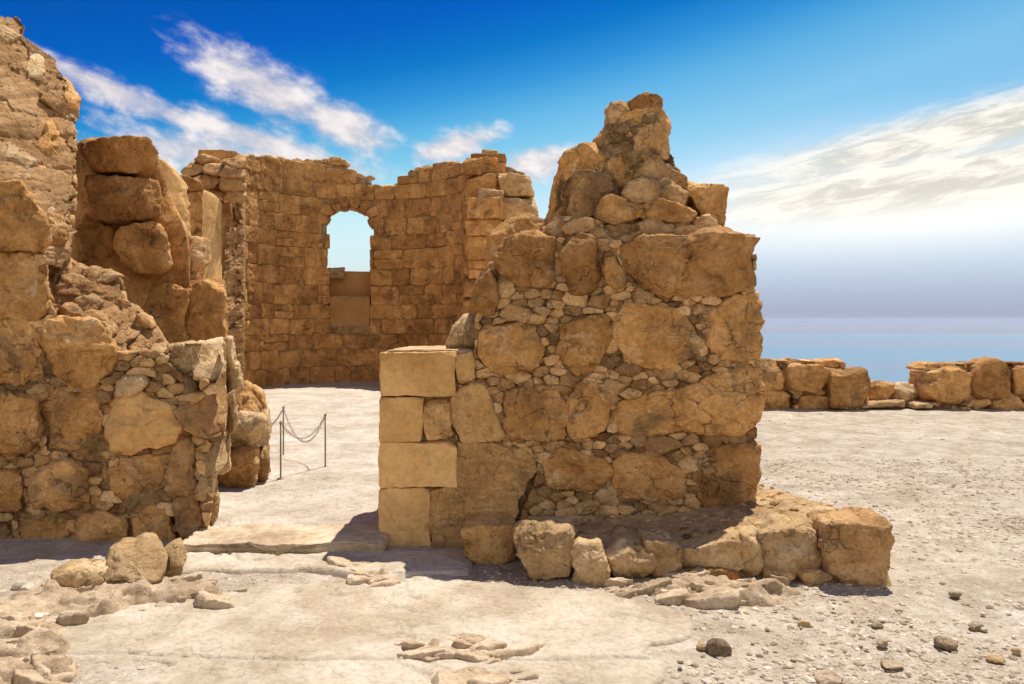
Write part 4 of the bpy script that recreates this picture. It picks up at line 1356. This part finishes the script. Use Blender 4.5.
# ------------------------------------------------------------------ chain barrier in the nave
def tube(mb, pts, r, seg=8, tint=0.5, closed=False):
    pts = np.asarray(pts, float)
    n = len(pts)
    V = []
    for i in range(n):
        t = (pts[(i + 1) % n] - pts[i - 1]) if closed else (pts[min(i + 1, n - 1)] - pts[max(i - 1, 0)])
        t = t / (np.linalg.norm(t) + 1e-12)
        a = np.cross(t, (0, 0, 1.0) if abs(t[2]) < 0.9 else (1.0, 0, 0))
        a /= np.linalg.norm(a)
        bb = np.cross(t, a)
        for k in range(seg):
            q = 2 * math.pi * k / seg
            V.append(pts[i] + r * (math.cos(q) * a + math.sin(q) * bb))
    fs = []
    for i in range(n if closed else n - 1):
        j = (i + 1) % n
        for k in range(seg):
            l = (k + 1) % seg
            fs.append((i * seg + k, i * seg + l, j * seg + l, j * seg + k))
    fl_ = [np.array(fs)]
    if not closed:
        c0, c1 = len(V), len(V) + 1
        V += [pts[0], pts[-1]]
        fl_.append(np.array([(c0, (k + 1) % seg, k) for k in range(seg)] + [(c1, (n - 1) * seg + k, (n - 1) * seg + (k + 1) % seg) for k in range(seg)]))
    mb.add(np.array(V), fl_, tint)


FZ = 0.07
posts = [(280.7, 479, 'nearer thin iron barrier post beside the jutting pier'), (283.4, 456, 'farther iron barrier post standing just behind the nearer one'), (325.3, 467.5, 'iron barrier post standing alone to the right in the bright floor')]
tops = []
for px, py, lab in posts:
    x, y = gpx(px, py, FZ)
    t = thing('barrier_post', lab, 'barrier post', (x, y, FZ), 'chain barrier posts')
    hgt = 0.56
    mb = MB()
    tube(mb, [(x, y, FZ - 0.05), (x, y, FZ + hgt * 0.5), (x, y, FZ + hgt)], 0.0085, 10)
    mb.build('rod', M['iron'], t)
    mb = MB()
    tube(mb, [(x, y, FZ - 0.02), (x, y, FZ + 0.010)], 0.032, 18)
    mb.build('base_plate', M['iron'], t)
    mb = MB()
    tube(mb, [(x + 0.012 * math.cos(q), y, FZ + hgt + 0.004 + 0.011 * math.sin(q)) for q in np.linspace(0, 2 * math.pi, 13)[:-1]], 0.005, 6, closed=True)
    mb.build('eyelet', M['iron'], t)
    tops.append(np.array([x, y, FZ + hgt]))


def chain(a, b, sag, label):
    mb = MB()
    L = np.linalg.norm(b - a) * 1.1
    n = int(L / 0.03)
    for i in range(n):
        def pt(s):
            p = a + (b - a) * s
            return p - np.array([0, 0, sag * 4 * s * (1 - s)])
        s0, s1 = i / n, (i + 1) / n
        p0, p1 = pt(s0), pt(s1)
        t = (p1 - p0)
        ln = np.linalg.norm(t)
        t /= ln
        side = np.cross(t, (0, 0, 1.0))
        side /= np.linalg.norm(side)
        if i % 2:
            side = np.cross(t, side)
        c = (p0 + p1) / 2
        ring = [c + t * (ln * 0.68) * math.cos(q) + side * 0.011 * math.sin(q) for q in np.linspace(0, 2 * math.pi, 11)[:-1]]
        tube(mb, ring, 0.0024, 5, closed=True)
    tag(mb.build('chain', M['iron'], None), label, 'chain', 'barrier chains')


chain(tops[0], tops[2], 0.20, 'sagging chain from the nearer post to the right-hand post')
chain(tops[1], tops[2], 0.34, 'slacker, lower chain from the farther post to the right-hand post')
chain(tops[1], np.array([(262 - CX) / F * 8.0, 8.0, 0.56]), 0.06, 'short chain from the farther post up to the jutting pier')

# ------------------------------------------------------------------ loose rocks and gravel
def ground_rock(px, py, wpx, hpx, mat, label, group=None, seed=1, z=0.0, name='loose_rock', flat=1.0):
    x, d = gpx(px, py, z)
    a, hh = wpx / F * d / 2, hpx / F * d * 0.85
    rs = np.random.default_rng(seed)
    pm = np.array([(x + math.cos(q) * a * rs.uniform(.8, 1.12), z + hh * 0.45 + math.sin(q) * hh * 0.55 * rs.uniform(.85, 1.1)) for q in np.linspace(0, 2 * math.pi, 12)[:-1]]) - np.array([0, hh * 0.18])
    v, f = stone(pm, T=a * 1.5 * flat, seed=seed, n=5, chops=14, rough=1.0, b=a * 0.4, cut=(0.66, 0.92), soft=1, fine=0.008 if wpx > 12 else 0.012, back=0.7)
    mb = MB()
    mb.add(v + np.array([0, d - a * 0.3, 0]), fix(v, f, pm), rs.random())
    tag(mb.build(name, mat, None), label, 'rock', group)


G = 'loose rocks on the ground'
tag(solid('loose_rock', None, M['pale'], [(107,563),(120,559),(134,560),(146,554),(158,555),(166,563),(163,570),(157,582),(137,580),(110,583)], 4.88, T=0.40, n=7, b=0.06, fine=0.009, chops=10, lean=(0.1, 1.3), grow=1.06, cut=(0.78, 0.96), rough=0.7, soft=1),
    'large bright angular rock at the foot of the left wall', 'rock', G)
tag(solid('loose_rock', None, M['pale'], [(54,581),(66,575),(82,572),(107,574),(104,581),(84,589),(74,592),(55,593)], 4.82, T=0.28, n=6, b=0.05, fine=0.009, chops=9, lean=(0, 0.5), grow=1.04, cut=(0.80, 0.96), rough=0.8, soft=1),
    'long flat rock lying below the large bright rock in the left shade', 'rock', G)
tag(solid('loose_rock', None, M['pale'], [(165,562),(173,556),(181,553),(184,563),(174,579),(160,583),(161,572)], 5.15, T=0.3, n=3.0, b=0.10, fine=0.011, chops=6, lean=(0, 0.4), grow=1.15),
    'crumbly upright rock between the large bright rock and the door sill', 'rock', G)
for i, (px, py, w, h, mt, lab) in enumerate([
    (720, 655, 25, 19, 'fieldrock', 'brown fist-sized rock near the tip of the smooth paving'),
    (703, 650, 13, 9, 'pale', 'small pale stone touching the left side of the brown fist-sized rock'),
    (948, 650, 24, 14, 'fieldrock', 'dark flattish rock on the gravel at the lower right'),
    (957, 598, 12, 9, 'fieldrock', 'small dark rock on the gravel, farthest of those near the right edge'),
    (978, 630, 16, 10, 'fieldrock', 'low dark rock on the gravel beyond the flattish lower right rock'),
    (884, 647, 13, 10, 'fieldrock', 'small dark rock midway between the ledge end and the bottom edge'),
    (832, 683, 34, 8, 'fieldrock', 'broad dusty rock cut off by the bottom edge of the view'),
    (894, 668, 26, 5, 'fieldrock', 'thin dark splinter of stone on the gravel'),
    (880, 628, 13, 8, 'fieldrock', 'brown pebble-like rock on the gravel below the ledge end'),
    (998, 663, 18, 7, 'pale', 'pale flat stone near the lower right corner'),
    (1018, 655, 10, 9, 'pale', 'small pale stone at the right edge'),
    (805, 627, 14, 8, 'pale', 'pale stone on the gravel before the ledge')]):
    ground_rock(px, py, w, h, M[mt], lab, G, seed=300 + i)
for i in range(14, 86):
    px = RNG.uniform(680, 1020)
    py = 600 + 82 * RNG.random()
    if i > 44:
        px, py = RNG.uniform(0, 190) , 0
        py = RNG.uniform(590, 640 - 0.18 * px)
    w = RNG.uniform(4, 9) if i <= 44 else RNG.uniform(7, 18)
    lab = 'small tan stone lying loose on the gravel before and beside the ledge' if i <= 44 else 'small tan stone lying loose below the left wall'
    ground_rock(px, py, w, w * RNG.uniform(.35, .65), M['pebble'], lab, 'small stones on the gravel' if i <= 44 else 'small stones below the left wall', seed=500 + i, name='small_stone')

# gravel: too many to count
t_ = (1 + 5 ** 0.5) / 2
ico = np.array([(-1, t_, 0), (1, t_, 0), (-1, -t_, 0), (1, -t_, 0), (0, -1, t_), (0, 1, t_), (0, -1, -t_), (0, 1, -t_), (t_, 0, -1), (t_, 0, 1), (-t_, 0, -1), (-t_, 0, 1)], float)
ico /= np.linalg.norm(ico[0])
icf = np.array([(0, 11, 5), (0, 5, 1), (0, 1, 7), (0, 7, 10), (0, 10, 11), (1, 5, 9), (5, 11, 4), (11, 10, 2), (10, 7, 6), (7, 1, 8), (3, 9, 4), (3, 4, 2), (3, 2, 6), (3, 6, 8), (3, 8, 9), (4, 9, 5), (2, 4, 11), (6, 2, 10), (8, 6, 7), (9, 8, 1)])


def gravel(n, area, smin, smax, avoid, power=3.0):
    xy = np.stack([RNG.uniform(area[0], area[1], n), area[2] + (area[3] - area[2]) * RNG.random(n) ** 1.5], 1)
    ok = np.ones(n, bool)
    for p in avoid:
        ok &= sdf(xy[:, 0], xy[:, 1], p) < -0.01
    ok &= RNG.random(n) < np.clip(0.55 + 1.5 * fbm(xy3(xy[:, 0], xy[:, 1], 1.1, 2.2), 4), 0.08, 1)
    xy = xy[ok]
    n = len(xy)
    s = smin + (smax - smin) * RNG.random(n) ** power
    sc3 = np.stack([s * RNG.uniform(.8, 1.5, n), s * RNG.uniform(.8, 1.4, n), s * RNG.uniform(.35, .65, n)], 1)
    V = ico[None] * (1 + RNG.uniform(-0.28, 0.28, (n, 12, 1))) * sc3[:, None, :]
    a = RNG.uniform(0, 6.28, n)
    ca, sa = np.cos(a)[:, None], np.sin(a)[:, None]
    V = np.stack([V[:, :, 0] * ca - V[:, :, 1] * sa, V[:, :, 0] * sa + V[:, :, 1] * ca, V[:, :, 2]], 2)
    zz = ground_h(xy[:, 0], xy[:, 1])
    V += np.stack([xy[:, 0], xy[:, 1], zz + s * RNG.uniform(-0.15, 0.15, n)], 1)[:, None, :]
    Fc = icf[None] + 12 * np.arange(n)[:, None, None]
    return V.reshape(-1, 3), Fc.reshape(-1, 3), np.repeat(RNG.random(n), 12)


mb = MB()
mb.add(*gravel(60000, (-0.2, 6.5, 3.4, 9.5), 0.003, 0.022, [pave, bpoly], 4))
mb.add(*gravel(5000, (1.6, 12, 5.5, 14.5), 0.004, 0.024, [bpoly], 7))
mb.add(*gravel(4000, (-3.6, -1.6, 3.4, 5.3), 0.003, 0.020, [pave], 5))
mb.add(*gravel(9000, (-3.0, 1.3, 3.4, 5.6), 0.0015, 0.011, [], 4))
mb.add(*gravel(9000, (-7.0, -1.4, 8.8, 17.5), 0.004, 0.028, [], 5))
struct(mb.build('gravel', M['pebble'], smooth=False, origin=(0, 0, 0)), 'stuff')
